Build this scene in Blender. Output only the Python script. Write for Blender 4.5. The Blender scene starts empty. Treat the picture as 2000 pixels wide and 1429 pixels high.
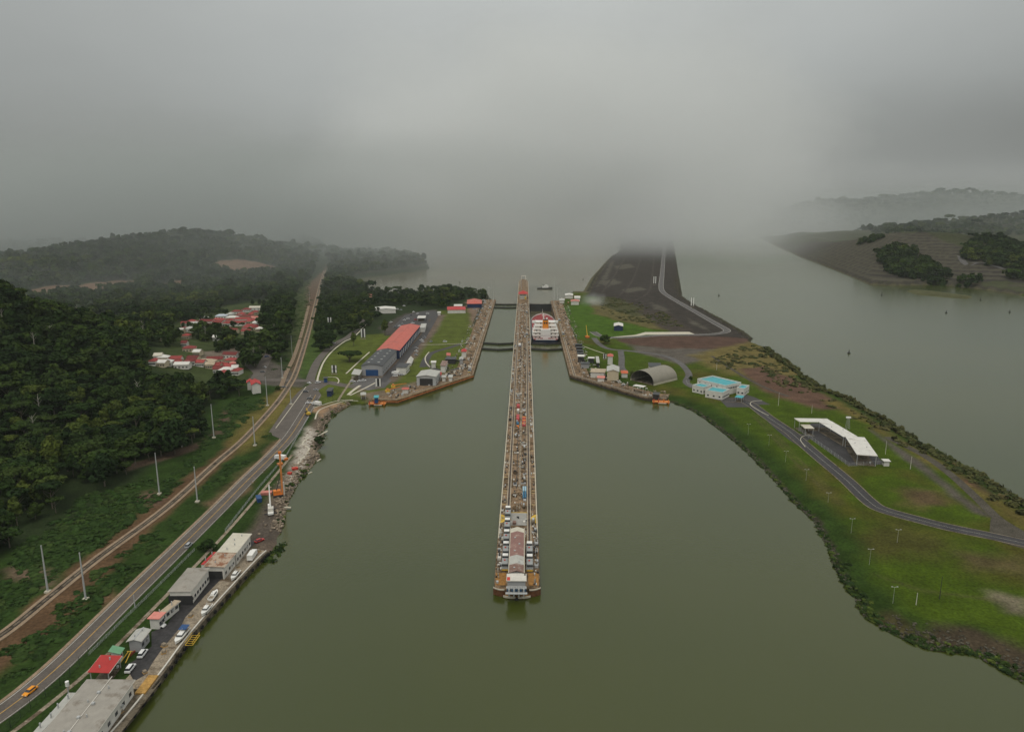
import bpy, bmesh, math, random
import numpy as np
from mathutils import Vector, Matrix
random.seed(7); rng = np.random.default_rng(7)
S = bpy.context.scene; COL = S.collection
R = math.radians
# ---------------------------------------------------------------- camera, sky, sun, exposure
G = 2.5                                   # level of the lock walls and the flat land (m), upper water at 0
F, PITCH, YAW = 1444.0, 12.47, 1.0
cam_d = bpy.data.cameras.new('camera'); CAM = bpy.data.objects.new('camera', cam_d); COL.objects.link(CAM)
cam_d.sensor_width = 36; cam_d.lens = F/2000*36; cam_d.clip_start = 1; cam_d.clip_end = 60000
CAM.location = (2.7, 0, 151.5); CAM.rotation_euler = (R(90-PITCH), 0, R(YAW)); S.camera = CAM
_M = CAM.rotation_euler.to_matrix(); _O = Vector(CAM.location)
def W(px, py, z=G):
    "point of the world at height z seen at pixel (px,py) of the 2000x1429 photograph"
    d = _M @ Vector(((px-1000)/F, -(py-714.5)/F, -1)); t = (z-_O.z)/d.z
    return Vector((_O.x+d.x*t, _O.y+d.y*t, z))
def PRJ(v):
    q = _M.transposed() @ (Vector(v)-_O); return (1000-F*q.x/q.z, 714.5+F*q.y/q.z, -q.z)
def hgt(base, top, z=G):
    "height in metres of an upright thing whose foot and tip are seen at these pixels"
    b = W(*base, z); lo, hi = 0, 90
    for _ in range(30):
        m = (lo+hi)/2
        if PRJ((b.x, b.y, z+m))[1] > top[1]: lo = m
        else: hi = m
    return lo
S.view_settings.view_transform = 'Standard'; S.view_settings.look = 'None'
S.view_settings.exposure = 0.0; S.view_settings.gamma = 1
SUN_EL, SUN_AZ = 62, 200                  # soft light from high behind the camera
sd = bpy.data.lights.new('sun', 'SUN'); sd.energy = 0.9; sd.angle = R(20); sd.color = (1, .95, .87)
so = bpy.data.objects.new('sun', sd); COL.objects.link(so)
so.rotation_euler = (R(90-SUN_EL), 0, R(180-SUN_AZ)); so.location = (0, 0, 3000)
w = bpy.data.worlds.new('World'); S.world = w; w.use_nodes = True
nt = w.node_tree; N = nt.nodes; Lk = nt.links; N.clear()
def nd(t, **k):
    n = N.new(t)
    for a, b in k.items(): setattr(n, a, b)
    return n
def ma(op, a, b=None, c=None, clamp=False):
    n = nd('ShaderNodeMath', operation=op); n.use_clamp = clamp
    for i, v in enumerate((a, b, c)):
        if v is None: continue
        if isinstance(v, (int, float)): n.inputs[i].default_value = v
        else: Lk.new(v, n.inputs[i])
    return n.outputs[0]
tc = nd('ShaderNodeTexCoord'); sep = nd('ShaderNodeSeparateXYZ'); Lk.new(tc.outputs['Generated'], sep.inputs[0])
sky = nd('ShaderNodeTexSky'); sky.sky_type = 'NISHITA'; sky.sun_disc = False
sky.sun_elevation = R(SUN_EL); sky.sun_rotation = R(SUN_AZ); sky.air_density = 1.5; sky.dust_density = 4
rp = nd('ShaderNodeValToRGB'); Lk.new(ma('ABSOLUTE', sep.outputs[2]), rp.inputs[0])
el = rp.color_ramp.elements
el[0].position = 0.0; el[0].color = (.235, .242, .228, 1)
el[1].position = 1.0; el[1].color = (.95, .95, .92, 1)
for p, c in ((.05, (.265, .278, .268)), (.14, (.335, .35, .342)), (.30, (.43, .445, .435)), (.55, (.70, .71, .70))):
    e = el.new(p); e.color = (*c, 1)
mp = nd('ShaderNodeMapping'); mp.inputs['Scale'].default_value = (1, 1, 2.4); Lk.new(tc.outputs['Generated'], mp.inputs[0])
no = nd('ShaderNodeTexNoise'); no.inputs['Scale'].default_value = 2.6; no.inputs['Detail'].default_value = 6; no.inputs['Roughness'].default_value = .5
Lk.new(mp.outputs[0], no.inputs['Vector'])
n1 = ma('MULTIPLY_ADD', no.outputs[0], .30, .85)
# heavy rain cloud to the right, lighter strip below it
def lump(x, y, z, wx, wz, amt):
    ax = ma('MULTIPLY', ma('SUBTRACT', ma('ARCTAN2', sep.outputs[0], sep.outputs[1]), math.atan2(x, y)), 1/wx)
    az = ma('MULTIPLY', ma('SUBTRACT', sep.outputs[2], z), 1/wz)
    r2 = ma('ADD', ma('MULTIPLY', ax, ax), ma('MULTIPLY', az, az))
    return ma('SUBTRACT', 1, ma('MULTIPLY', ma('EXPONENT', ma('MULTIPLY', r2, -1)), amt))
k = ma('MULTIPLY', n1, lump(.60, .8, .085, .42, .060, .26))
k = ma('MULTIPLY', k, lump(-.7, .8, .05, .5, .14, .10))
k = ma('MULTIPLY', k, lump(.66, .8, .030, .30, .016, -.18))
k = ma('MULTIPLY', k, lump(0.05, 1, .17, .50, .24, -.30))
vm = nd('ShaderNodeVectorMath', operation='SCALE'); Lk.new(rp.outputs[0], vm.inputs[0]); Lk.new(ma('MULTIPLY', k, 10), vm.inputs['Scale'])
mx = nd('ShaderNodeMix', data_type='RGBA'); mx.inputs[0].default_value = .96
Lk.new(sky.outputs[0], mx.inputs[6]); Lk.new(vm.outputs[0], mx.inputs[7])
bg = nd('ShaderNodeBackground'); bg.inputs[1].default_value = .1; Lk.new(mx.outputs[2], bg.inputs[0])
ow = nd('ShaderNodeOutputWorld'); Lk.new(bg.outputs[0], ow.inputs[0])
S.cycles.volume_bounces = 4; S.cycles.max_bounces = 6; S.cycles.diffuse_bounces = 2; S.cycles.glossy_bounces = 2
# ---------------------------------------------------------------- helpers
def tag(o, label=None, cat=None, group=None, kind=None):
    if label: o['label'] = label
    if cat: o['category'] = cat
    if group: o['group'] = group
    if kind: o['kind'] = kind
    return o
def thing(name, label, cat, loc=(0, 0, 0), rz=0, group=None):
    o = bpy.data.objects.new(name, None); COL.objects.link(o); o.location = loc; o.rotation_euler = (0, 0, rz)
    o.empty_display_size = .1
    return tag(o, label, cat, group)
def copy_thing(r, loc, rz=0, label=None, group=None, scale=None):
    c = r.copy(); COL.objects.link(c); c.location = loc; c.rotation_euler = (0, 0, rz)
    if scale: c.scale = scale
    if label: c['label'] = label
    if group: c['group'] = group
    for ch in r.children:
        d = ch.copy(); COL.objects.link(d); d.parent = c
        for g in ch.children:
            e = g.copy(); COL.objects.link(e); e.parent = d
    return c
class MB:
    def __init__(s): s.v = []; s.f = []
    def add(s, vs, fs):
        b = len(s.v); s.v += [tuple(v) for v in vs]; s.f += [tuple(b+i for i in f) for f in fs]; return s
    def box(s, c, d, rz=0, taper=1):
        x, y, z = d[0]/2, d[1]/2, d[2]/2; cs, sn = math.cos(rz), math.sin(rz); vs = []
        for k_, t in ((-z, 1), (z, taper)):
            for a, b in ((-x, -y), (x, -y), (x, y), (-x, y)):
                a *= t; b *= t; vs.append((c[0]+a*cs-b*sn, c[1]+a*sn+b*cs, c[2]+k_))
        return s.add(vs, [(3, 2, 1, 0), (4, 5, 6, 7), (0, 1, 5, 4), (1, 2, 6, 5), (2, 3, 7, 6), (3, 0, 4, 7)])
    def prism(s, pts, z0, z1):
        n = len(pts); a = sum(pts[i][0]*pts[(i+1) % n][1]-pts[(i+1) % n][0]*pts[i][1] for i in range(n))
        if a < 0: pts = list(pts)[::-1]
        vs = [(p[0], p[1], z0) for p in pts]+[(p[0], p[1], z1) for p in pts]
        return s.add(vs, [tuple(range(n))[::-1], tuple(range(n, 2*n))]+[(i, (i+1) % n, n+(i+1) % n, n+i) for i in range(n)])
    def tube(s, a, b, r0, r1=None, n=8):
        r1 = r0 if r1 is None else r1; a = Vector(a); b = Vector(b); d = (b-a).normalized()
        u = d.orthogonal().normalized(); w_ = d.cross(u); vs = []
        for p, r in ((a, r0), (b, r1)):
            for i in range(n):
                t = 2*math.pi*i/n; vs.append(p+u*(r*math.cos(t))+w_*(r*math.sin(t)))
        return s.add(vs, [tuple(range(n))[::-1], tuple(range(n, 2*n))]+[(i, (i+1) % n, n+(i+1) % n, n+i) for i in range(n)])
    def loft(s, secs, close=True):
        "secs: list of equal-length rings"
        n = len(secs[0]); vs = [p for r in secs for p in r]; fs = []
        for j in range(len(secs)-1):
            for i in range(n if close else n-1):
                k2 = (i+1) % n; fs.append((j*n+i, j*n+k2, (j+1)*n+k2, (j+1)*n+i))
        if close: fs += [tuple(range(n))[::-1], tuple(range((len(secs)-1)*n, len(secs)*n))]
        return s.add(vs, fs)
    def build(s, name, mat, parent=None, smooth=False, loc=None, link=True):
        me = bpy.data.meshes.new(name); me.from_pydata(s.v, [], s.f); me.update()
        if mat: me.materials.append(mat)
        if smooth: me.polygons.foreach_set('use_smooth', [True]*len(me.polygons))
        o = bpy.data.objects.new(name, me)
        if link: COL.objects.link(o)
        if parent: o.parent = parent
        if loc: o.location = loc
        return o
# ---------------------------------------------------------------- materials
MATS = {}
def mat(name, col, rough=.8, var=.25, sc=.6, stripe=None, stain=None, bump=.0, metal=0, attr=None, rnd=0, sc2=None):
    if name in MATS: return MATS[name]
    m = bpy.data.materials.new(name); m.use_nodes = True; t = m.node_tree; n = t.nodes; l = t.links
    b = n['Principled BSDF']; b.inputs['Roughness'].default_value = rough; b.inputs['Metallic'].default_value = metal
    b.inputs['Specular IOR Level'].default_value = .05 if rough > .85 else .3
    tcn = n.new('ShaderNodeTexCoord'); src = tcn.outputs['Object']
    no_ = n.new('ShaderNodeTexNoise'); no_.inputs['Scale'].default_value = sc; no_.inputs['Detail'].default_value = 6; no_.inputs['Roughness'].default_value = .65
    l.new(src, no_.inputs['Vector'])
    mr = n.new('ShaderNodeMapRange'); mr.inputs[1].default_value = .3; mr.inputs[2].default_value = .7; mr.inputs[3].default_value = 1-var; mr.inputs[4].default_value = 1+var
    l.new(no_.outputs[0], mr.inputs[0]); val = mr.outputs[0]
    if sc2:
        n2 = n.new('ShaderNodeTexNoise'); n2.inputs['Scale'].default_value = sc2; n2.inputs['Detail'].default_value = 3; l.new(src, n2.inputs['Vector'])
        m2 = n.new('ShaderNodeMapRange'); m2.inputs[1].default_value = .3; m2.inputs[2].default_value = .7; m2.inputs[3].default_value = 1-var; m2.inputs[4].default_value = 1+var
        l.new(n2.outputs[0], m2.inputs[0]); mm = n.new('ShaderNodeMath'); mm.operation = 'MULTIPLY'; l.new(val, mm.inputs[0]); l.new(m2.outputs[0], mm.inputs[1]); val = mm.outputs[0]
    if stripe:
        wv = n.new('ShaderNodeTexWave'); wv.inputs['Scale'].default_value = stripe[0]; wv.bands_direction = stripe[1]; l.new(src, wv.inputs['Vector'])
        wv.inputs['Distortion'].default_value = stripe[3] if len(stripe) > 3 else 0
        m3 = n.new('ShaderNodeMapRange'); m3.inputs[3].default_value = 1-stripe[2]; m3.inputs[4].default_value = 1; l.new(wv.outputs['Fac'], m3.inputs[0])
        mm = n.new('ShaderNodeMath'); mm.operation = 'MULTIPLY'; l.new(val, mm.inputs[0]); l.new(m3.outputs[0], mm.inputs[1]); val = mm.outputs[0]
    if rnd:
        oi = n.new('ShaderNodeObjectInfo'); m4 = n.new('ShaderNodeMapRange'); m4.inputs[3].default_value = 1-rnd; m4.inputs[4].default_value = 1+rnd; l.new(oi.outputs['Random'], m4.inputs[0])
        mm = n.new('ShaderNodeMath'); mm.operation = 'MULTIPLY'; l.new(val, mm.inputs[0]); l.new(m4.outputs[0], mm.inputs[1]); val = mm.outputs[0]
    vs = n.new('ShaderNodeVectorMath'); vs.operation = 'SCALE'; l.new(val, vs.inputs['Scale'])
    if attr:
        at = n.new('ShaderNodeAttribute'); at.attribute_name = attr; base = at.outputs['Color']
    else:
        rgb = n.new('ShaderNodeRGB'); rgb.outputs[0].default_value = (*col, 1); base = rgb.outputs[0]
    if stain:
        n5 = n.new('ShaderNodeTexNoise'); n5.inputs['Scale'].default_value = stain[1]; n5.inputs['Detail'].default_value = 8; n5.inputs['Roughness'].default_value = .7; l.new(src, n5.inputs['Vector'])
        m5 = n.new('ShaderNodeMapRange'); m5.inputs[1].default_value = stain[2]; m5.inputs[2].default_value = stain[2]+.1; l.new(n5.outputs[0], m5.inputs[0])
        mxx = n.new('ShaderNodeMix'); mxx.data_type = 'RGBA'; l.new(m5.outputs[0], mxx.inputs[0]); l.new(base, mxx.inputs[6]); mxx.inputs[7].default_value = (*stain[0], 1); base = mxx.outputs[2]
    l.new(base, vs.inputs[0]); l.new(vs.outputs[0], b.inputs['Base Color'])
    if bump:
        bp = n.new('ShaderNodeBump'); bp.inputs['Strength'].default_value = 1; bp.inputs['Distance'].default_value = bump
        l.new(no_.outputs[0], bp.inputs['Height']); l.new(bp.outputs[0], b.inputs['Normal'])
    MATS[name] = m; return m
def leafmat(name, cols, attr=False):
    m = bpy.data.materials.new(name); m.use_nodes = True; t = m.node_tree; n = t.nodes; l = t.links; b = n['Principled BSDF']
    b.inputs['Roughness'].default_value = .8; b.inputs['Specular IOR Level'].default_value = .04
    if attr: at = n.new('ShaderNodeAttribute'); at.attribute_name = 'tint'; src = at.outputs['Fac']
    else: oi = n.new('ShaderNodeObjectInfo'); src = oi.outputs['Random']
    r = n.new('ShaderNodeValToRGB'); l.new(src, r.inputs[0]); e = r.color_ramp.elements
    e[0].color = (*cols[0], 1); e[1].color = (*cols[-1], 1)
    for i, c in enumerate(cols[1:-1]): x = e.new((i+1)/(len(cols)-1)); x.color = (*c, 1)
    tcn = n.new('ShaderNodeTexCoord'); no_ = n.new('ShaderNodeTexNoise'); no_.inputs['Scale'].default_value = .45; no_.inputs['Detail'].default_value = 5; l.new(tcn.outputs['Object'], no_.inputs['Vector'])
    mr = n.new('ShaderNodeMapRange'); mr.inputs[1].default_value = .35; mr.inputs[2].default_value = .68; mr.inputs[3].default_value = .55; mr.inputs[4].default_value = 1.5; l.new(no_.outputs[0], mr.inputs[0])
    vs = n.new('ShaderNodeVectorMath'); vs.operation = 'SCALE'; l.new(r.outputs[0], vs.inputs[0]); l.new(mr.outputs[0], vs.inputs['Scale']); l.new(vs.outputs[0], b.inputs['Base Color'])
    return m
M_leaf = leafmat('leaves', [(.014, .028, .008), (.024, .046, .010), (.042, .066, .013), (.016, .032, .010), (.030, .050, .012), (.075, .098, .018)])
M_leafA = leafmat('leaves_far', [(.014, .028, .008), (.024, .046, .010), (.042, .066, .013), (.016, .032, .010), (.030, .050, .012), (.075, .098, .018)], True)
M_scrub = leafmat('scrub_leaves', [(.018, .038, .009), (.026, .050, .011), (.022, .044, .010), (.036, .058, .014)], True)
M_drybush = leafmat('dry_bush_leaves', [(.035, .05, .018), (.08, .08, .028), (.05, .06, .02), (.10, .085, .035)], True)
M_bark = mat('bark', (.14, .12, .09), .9, .3, 1.5)
M_ground = mat('ground', (.1, .1, .1), .95, .30, .09, attr='Col', sc2=.9, bump=.25)
M_conc = mat('concrete', (.27, .225, .165), .9, .3, .35, sc2=2.2, stain=((.12, .09, .06), .16, .52))
M_concd = mat('dark_concrete', (.15, .125, .09), .9, .35, .35, sc2=2, stain=((.045, .035, .022), .2, .5))
M_deck = mat('pier_concrete', (.225, .155, .095), .9, .42, .35, sc2=1.7, stain=((.09, .062, .035), .22, .48))
M_pale = mat('pale_concrete', (.50, .46, .36), .85, .15, .5)
M_road = mat('worn_asphalt', (.105, .09, .076), .85, .2, .15, sc2=1.8)
M_black = mat('new_asphalt', (.036, .034, .034), .7, .35, .12, sc2=.8)
M_black2 = mat('dark_asphalt', (.05, .047, .046), .75, .2, .12, sc2=.8)
M_grv = mat('grey_gravel', (.12, .115, .11), .95, .25, .2, sc2=2.5)
M_track = mat('dirt_track', (.078, .07, .055), .95, .3, .2, sc2=1.6)
M_ball = mat('ballast', (.27, .20, .135), .95, .25, .3, sc2=3)
M_dirt = mat('red_dirt', (.16, .085, .042), .95, .35, .12, sc2=1.1)
M_white = mat('white_paint', (.78, .77, .72), .5, .08, .8)
M_whitew = mat('weathered_white', (.60, .57, .50), .7, .14, .5, stain=((.32, .27, .2), .5, .62))
M_line = mat('white_marking', (.5, .48, .42), .7, .25, 1)
M_yline = mat('yellow_marking', (.50, .30, .07), .7, .3, .6)
M_yel = mat('yellow_paint', (.62, .40, .05), .6, .15, .6)
M_org = mat('orange_paint', (.70, .20, .03), .6, .15, .6)
M_red = mat('red_paint', (.50, .05, .03), .6, .12, .6)
M_blue = mat('blue_paint', (.02, .07, .19), .5, .12, .6)
M_steel = mat('galvanised_steel', (.42, .43, .42), .5, .1, .8)
M_dark = mat('dark_steel', (.035, .035, .035), .6, .2, 1)
M_rail = mat('rail_steel', (.045, .035, .03), .5, .2, 1)
M_glass = mat('dark_glass', (.05, .055, .06), .15, .05, 1)
M_green = mat('green_gate', (.03, .05, .035), .7, .3, .5)
M_tyre = mat('tyre_rubber', (.02, .02, .02), .9, .1, 2)
def roofmat(name, c, st=None, dirn='X', s=.9, a=.16): return mat(name, c, .55, .12, .35, stripe=(s, dirn, a), stain=st)
RM = dict(
 grey=roofmat('grey_sheet_roof', (.33, .305, .26), ((.22, .19, .15), .14, .52), a=.10),
 grey2=roofmat('pale_grey_roof', (.46, .455, .41), ((.31, .28, .23), .2, .54), a=.12),
 dark=roofmat('dark_sheet_roof', (.055, .058, .06), ((.085, .085, .08), .1, .55)), redl=roofmat('long_red_roof', (.52, .12, .085), ((.40, .10, .07), .07, .54), a=.14),
 red=roofmat('red_sheet_roof', (.46, .035, .03), None), rust=roofmat('rusty_roof', (.47, .36, .26), ((.26, .11, .05), .45, .47), a=.25),
 cream=roofmat('cream_roof', (.60, .56, .45), ((.40, .33, .24), .5, .62)), green=roofmat('green_roof', (.16, .36, .20), None),
 white=roofmat('white_roof', (.66, .64, .58), ((.45, .42, .36), .15, .56), a=.1), teal=roofmat('teal_roof', (.065, .36, .40), ((.10, .30, .32), .12, .55), a=.08),
 tile=mat('red_tile_roof', (.27, .048, .042), .8, .25, .5, stripe=(1.6, 'Y', .25), rnd=.45), pink=mat('pink_tile_roof', (.52, .20, .16), .8, .2, .5, rnd=.2),
 brown=roofmat('brown_rust_roof', (.21, .12, .09), ((.32, .24, .2), .5, .5)), purp=roofmat('red_brown_roof', (.27, .145, .12), ((.4, .3, .24), .35, .56)),
 tan=mat('tan_roof', (.42, .34, .24), .8, .2, .5), orange=roofmat('orange_roof', (.60, .13, .04), None), bluew=roofmat('blue_white_roof', (.5, .55, .6), None),
 arch=mat('arch_sheet', (.27, .25, .20), .7, .1, .3, stripe=(.45, 'X', .14)))
M_wall = mat('white_wall', (.66, .64, .58), .85, .12, .5)
M_wallg = mat('grey_wall', (.36, .36, .36), .8, .1, .3, stripe=(1.2, 'X', .1))
M_wallc = mat('cream_wall', (.55, .47, .33), .85, .12, .5)
M_wallb = mat('dark_blue_wall', (.02, .035, .09), .8, .1, .5)
# ---------------------------------------------------------------- terrain
def WP(pts, z=G): return np.array([W(p[0], p[1], z)[:2] for p in pts])
LC = [(120,1560),(237,1429),(318,1327),(366,1261),(429,1186),(500,1108),(522,1088),(540,1066),(548,1040),(551,1028),(561,986),(575,952),(603,916),(624,893),(617,882),(628,868),(631,857),(634,834),(645,818),(659,806),(687,788.5)]
LEFT = np.vstack([WP([(-900,2100),(20,1700)], 0), WP(LC, 0), WP([(726,785.5),(776.6,786.5)], 1) + [-1.5, 4], WP([(922,737)], 1)+[-3, 5],
   [[-57, 650]], [[-57, 1150]], WP([(955,583),(935,579.5),(900,578),(870,577),(840,577),(800,580),(740,579),(705,568),(680,556),(672,548),(700,538),(760,532),(800,527),(832,521),(829,512),(800,503),(700,496),(655,492),(600,470),(300,440)], -5), [[-9000, 7000], [-9000, 100]]])
RC = [(1300.5,784.6),(1315,787),(1338,795),(1360.5,806),(1385,823),(1411,843.6),(1441,866),(1476,899),(1500,924),(1514,939),(1552,982),(1575,1004),(1590,1017),(1606,1050),(1620,1073),(1626,1098),(1646,1134),(1668,1165),(1687,1201),(1718,1224),(1752,1241),(1780,1256),(1822,1269),(1900,1277),(1948,1302),(2000,1333),(2120,1400),(2300,1440)]
RF = [(3200,1440),(2500,1250),(2000,983),(1900,921),(1800,867),(1733,824),(1693,801),(1655,778),(1612,763),(1567,730),(1521.7,700),(1500,683),(1464,669),(1471,661),(1456,651),(1405.5,622),(1353,594.6),(1332,579),(1325.7,540),(1318,490),(1313,455)]
RIGHT = np.vstack([WP([(1258.5,779)], 1)+[2, 4], WP(RC, 0), WP(RF, 0), WP([(1212,455),(1215,490),(1195,505),(1166,540),(1147,577),(1120,576)], -5), [[62, 1165], [57, 1150], [57, 660]]])
BANK = np.vstack([WP([(1490,468),(1520,482),(1560,500),(1600,515),(1650,535),(1700,556),(1750,558),(1830,556),(1900,563),(2000,577),(2300,610),(3500,650)], 0), [[6000, 1500], [9000, 9000], [2500, 9000]], WP([(1440,440)], 0)])
ISLE = WP([(1770,569),(1778,566),(1820,569),(1900,579),(1893,584),(1840,580),(1790,575)], 0)
FARC = np.array([[-3000, 5200], [-1200, 5600], [200, 5900], [2600, 6400], [2600, 9500], [-3000, 9500]])
POLYS = [LEFT, RIGHT, BANK, ISLE, FARC]
def sdf(P, poly):
    x, y = P[:, 0], P[:, 1]; d = np.full(len(P), 1e18); ins = np.zeros(len(P), bool)
    for i in range(len(poly)):
        a = poly[i]; b = poly[(i+1) % len(poly)]; e = b-a; wx = x-a[0]; wy = y-a[1]
        t = np.clip((wx*e[0]+wy*e[1])/(e@e+1e-12), 0, 1); d = np.minimum(d, (wx-e[0]*t)**2+(wy-e[1]*t)**2)
        c = (a[1] > y) != (b[1] > y)
        if abs(b[1]-a[1]) > 1e-9: ins ^= c & (x < (b[0]-a[0])*(y-a[1])/(b[1]-a[1])+a[0])
    return np.where(ins, 1, -1)*np.sqrt(d)
def vnoise(x, y, seed=0):
    xi = np.floor(x).astype(np.int64); yi = np.floor(y).astype(np.int64); fx = x-xi; fy = y-yi
    fx = fx*fx*(3-2*fx); fy = fy*fy*(3-2*fy)
    def h(a, b):
        n = (a*374761393+b*668265263+seed*974711) & 0xffffffff; n = ((n ^ (n >> 13))*1274126177) & 0xffffffff; return ((n ^ (n >> 16)) & 0xffff)/65535.
    return (h(xi, yi)*(1-fx)+h(xi+1, yi)*fx)*(1-fy)+(h(xi, yi+1)*(1-fx)+h(xi+1, yi+1)*fx)*fy
def fbm(x, y, o=4, seed=0):
    s = 0; a = .5
    for i in range(o): s = s+a*vnoise(x*2**i, y*2**i, seed+i); a *= .5
    return s/(1-.5**o)
def ga(x, y, cx, cy, sx, sy, h): return h*np.exp(-.5*(((x-cx)/sx)**2+((y-cy)/sy)**2))
def terrain(P):
    "height of the land and lake bed at the points P (n,2)"
    x, y = P[:, 0], P[:, 1]; n = fbm(x/90, y/90, 4, 3)-.5; nb = fbm(x/420, y/420, 4, 9)-.5
    dl, dr, db, di = sdf(P, LEFT), sdf(P, RIGHT), sdf(P, BANK), sdf(P, ISLE); df = sdf(P, FARC)
    z = np.full(len(P), -13.0)
    wob = (fbm(x/7, y/7, 3, 5)-.5)
    far = y > 1100
    # left land
    hl = ga(x, y, -575, 560, 130, 132, 118)*(1+.35*n)
    hl += ga(x, y, -780, 1830, 150, 240, 52)*(1+.5*n)+ga(x, y, -1010, 1880, 150, 260, 26)*(1+.5*n)+ga(x, y, -620, 1850, 90, 200, 5)
    hl += ga(x, y, -1080, 1480, 200, 150, 20)*(1+.3*n)
    hl += ga(x, y, -330, 1900, 110, 120, 10)+ga(x, y, -1500, 2350, 260, 200, 18)+ga(x, y, -2600, 4200, 1500, 500, 55)*(1+nb)
    hl += np.where(x < -330, 3*np.clip((-330-x)/200, 0, 1)*(n+.5), 0)
    hl += np.clip((y-1000)/400, 0, 1)*np.clip((-420-x)/100, 0, 1)*8*(n+.2)
    hl = np.maximum(hl-6.0, 0)*1.06
    e = dl+wob*3.0*(y < 700)
    zl = np.where(dl > 0, np.minimum(G, e*.8)+np.minimum(hl, np.maximum(dl, 0)*.5), np.maximum(e*.7, -13)-np.where(far, 3, 0))
    z = np.maximum(z, np.minimum(zl, 1e3))
    # right land
    near = y < 660
    slope = np.where(near, .17, .55)
    e = dr+wob*2.6
    t = np.clip(e*slope/G, -9, 1); zr = np.where(t > 0, G*(t*(2-t)), t*G*1.3)
    # low mound by the shore and uneven rough ground
    zr += np.clip(dr/25, 0, 1)*np.where(x > 150, (fbm(x/35, y/35, 4, 21)-.45)*.0, 0)
    z = np.maximum(z, np.maximum(zr, -13))
    hb = ga(x, y, 960, 1800, 190, 220, 68)*(1+.25*n)+ga(x, y, 1240, 2150, 260, 240, 34)*(1+.4*n)
    hb2 = hb+ga(x, y, 1850, 2650, 470, 300, 96)*(1+.5*n)+ga(x, y, 900, 2700, 260, 300, 20)*(1+n)+ga(x, y, 1500, 4300, 900, 380, 92)*(1+.6*nb)+ga(x, y, 3300, 4500, 1000, 500, 135)*(1+.6*nb)+ga(x, y, 2300, 4300, 500, 500, 45)*(1+.6*nb)
    hb2 = np.minimum(hb2, 1.5+np.maximum(db, 0)*.42)
    st = 5.0; q = hb2/st; fl = np.floor(q); fr = q-fl; ter = (fl+np.clip((fr-.45)/.5, 0, 1))*st
    wt = np.clip(1-np.hypot((x-800)/230, (y-1720)/420)*1.0, 0, 1)*3; wt = np.clip(wt, 0, 1)
    hb2 = hb2*(1-wt)+ter*wt
    z = np.maximum(z, np.where(db > 0, np.minimum(2, db*.5)+hb2, np.maximum(db*.6, -13)))
    z = np.maximum(z, np.where(di > -40, np.clip(di*.4, -3, 2.0), -13))
    z = np.maximum(z, np.where(df > 0, np.minimum(df*.1, 25+60*(n+.5)), -13))
    return z
def TZ(x, y): return float(terrain(np.array([[x, y]]))[0])
def WT(px, py):
    z_ = G
    for _ in range(12): v = W(px, py, z_); z_ = z_*.5+.5*max(0, TZ(v.x, v.y))
    return W(px, py, z_)
ys = [118.0]
while ys[-1] < 9000: ys.append(ys[-1]+max(1.6, ys[-1]*.0042))
xr = [0.0]
while xr[-1] < 460: xr.append(xr[-1]+2.0)
while xr[-1] < 7500: xr.append(xr[-1]*1.0085)
xs = np.array([-v for v in xr[:0:-1]]+xr); ys = np.array(ys)
XX, YY = np.meshgrid(xs, ys); P = np.stack([XX.ravel(), YY.ravel()], 1)
ok = np.abs(P[:, 0]) < .83*P[:, 1]+110
Z = np.full(len(P), -13.0); Z[ok] = terrain(P[ok])
# ground colours by what grows or lies there
x, y = P[:, 0], P[:, 1]
C = np.zeros((len(P), 3)); C[:] = (.022, .034, .012)
rt = x > 0
nz = fbm(x/40, y/40, 5, 31); nz2 = fbm(x/11, y/11, 4, 41)
gr = np.array([.048, .076, .0055]); gr2 = np.array([.074, .062, .013])
C[rt] = gr+(gr2-gr)*np.clip((nz[rt]-.52)*5, 0, 1)[:, None]*.75
far = rt & (y > 1250); C[far] = (.10, .092, .05)
def paint(pts, col, feather=3, z=G, world=False, amp=6, cond=None, strength=1, sc=14):
    poly = np.array(pts, float) if world else WP(pts, z)
    lo = poly.min(0)-feather-amp; hi = poly.max(0)+feather+amp
    m = ok & (x > lo[0]) & (x < hi[0]) & (y > lo[1]) & (y < hi[1])
    if cond is not None: m &= cond
    idx = np.nonzero(m)[0]
    if not len(idx): return
    d = sdf(P[idx], poly)+(fbm(x[idx]/sc, y[idx]/sc, 4, len(pts))-.5)*2*amp
    a = np.clip(d/feather*.5+.5, 0, 1)[:, None]*strength; C[idx] = C[idx]*(1-a)+np.array(col)*a
GL = (.024, .046, .009)
# left strip between forest edge and water
paint([(-400,1500),(-60,1120),(60,1060),(160,1010),(240,950),(380,870),(420,780),(500,745),(560,740),(600,745),(680,790),(540,1100),(200,1500)], GL, 4)
paint([(-200,1400),(0,1235),(99,1150),(195,1070),(400,905),(520,795),(560,745),(572,745),(530,810),(420,925),(230,1100),(120,1210),(-100,1400)], (.10, .06, .032), 2, amp=5)   # red earth by the track
paint([(440,870),(495,800),(555,755),(600,760),(560,810),(500,870),(470,890)], (.12, .10, .028), 5)
paint([(175,1180),(215,1150),(235,1165),(205,1190)], (.12,.075,.04), 2, amp=2)
paint([(400,985),(440,960),(520,880),(560,850),(520,910),(470,965),(425,1000)], (.13, .085, .05), 3)
paint([(270,960),(300,950),(330,965),(310,985),(255,985)], (.10, .065, .045), 3)
paint([(20,1110),(85,1120),(95,1140),(30,1130)], (.13,.09,.06), 3)
paint([(250,920),(380,880),(430,850),(455,800),(440,795),(420,845),(370,870),(240,910)], (.09, .062, .042), 2, amp=2)
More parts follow.
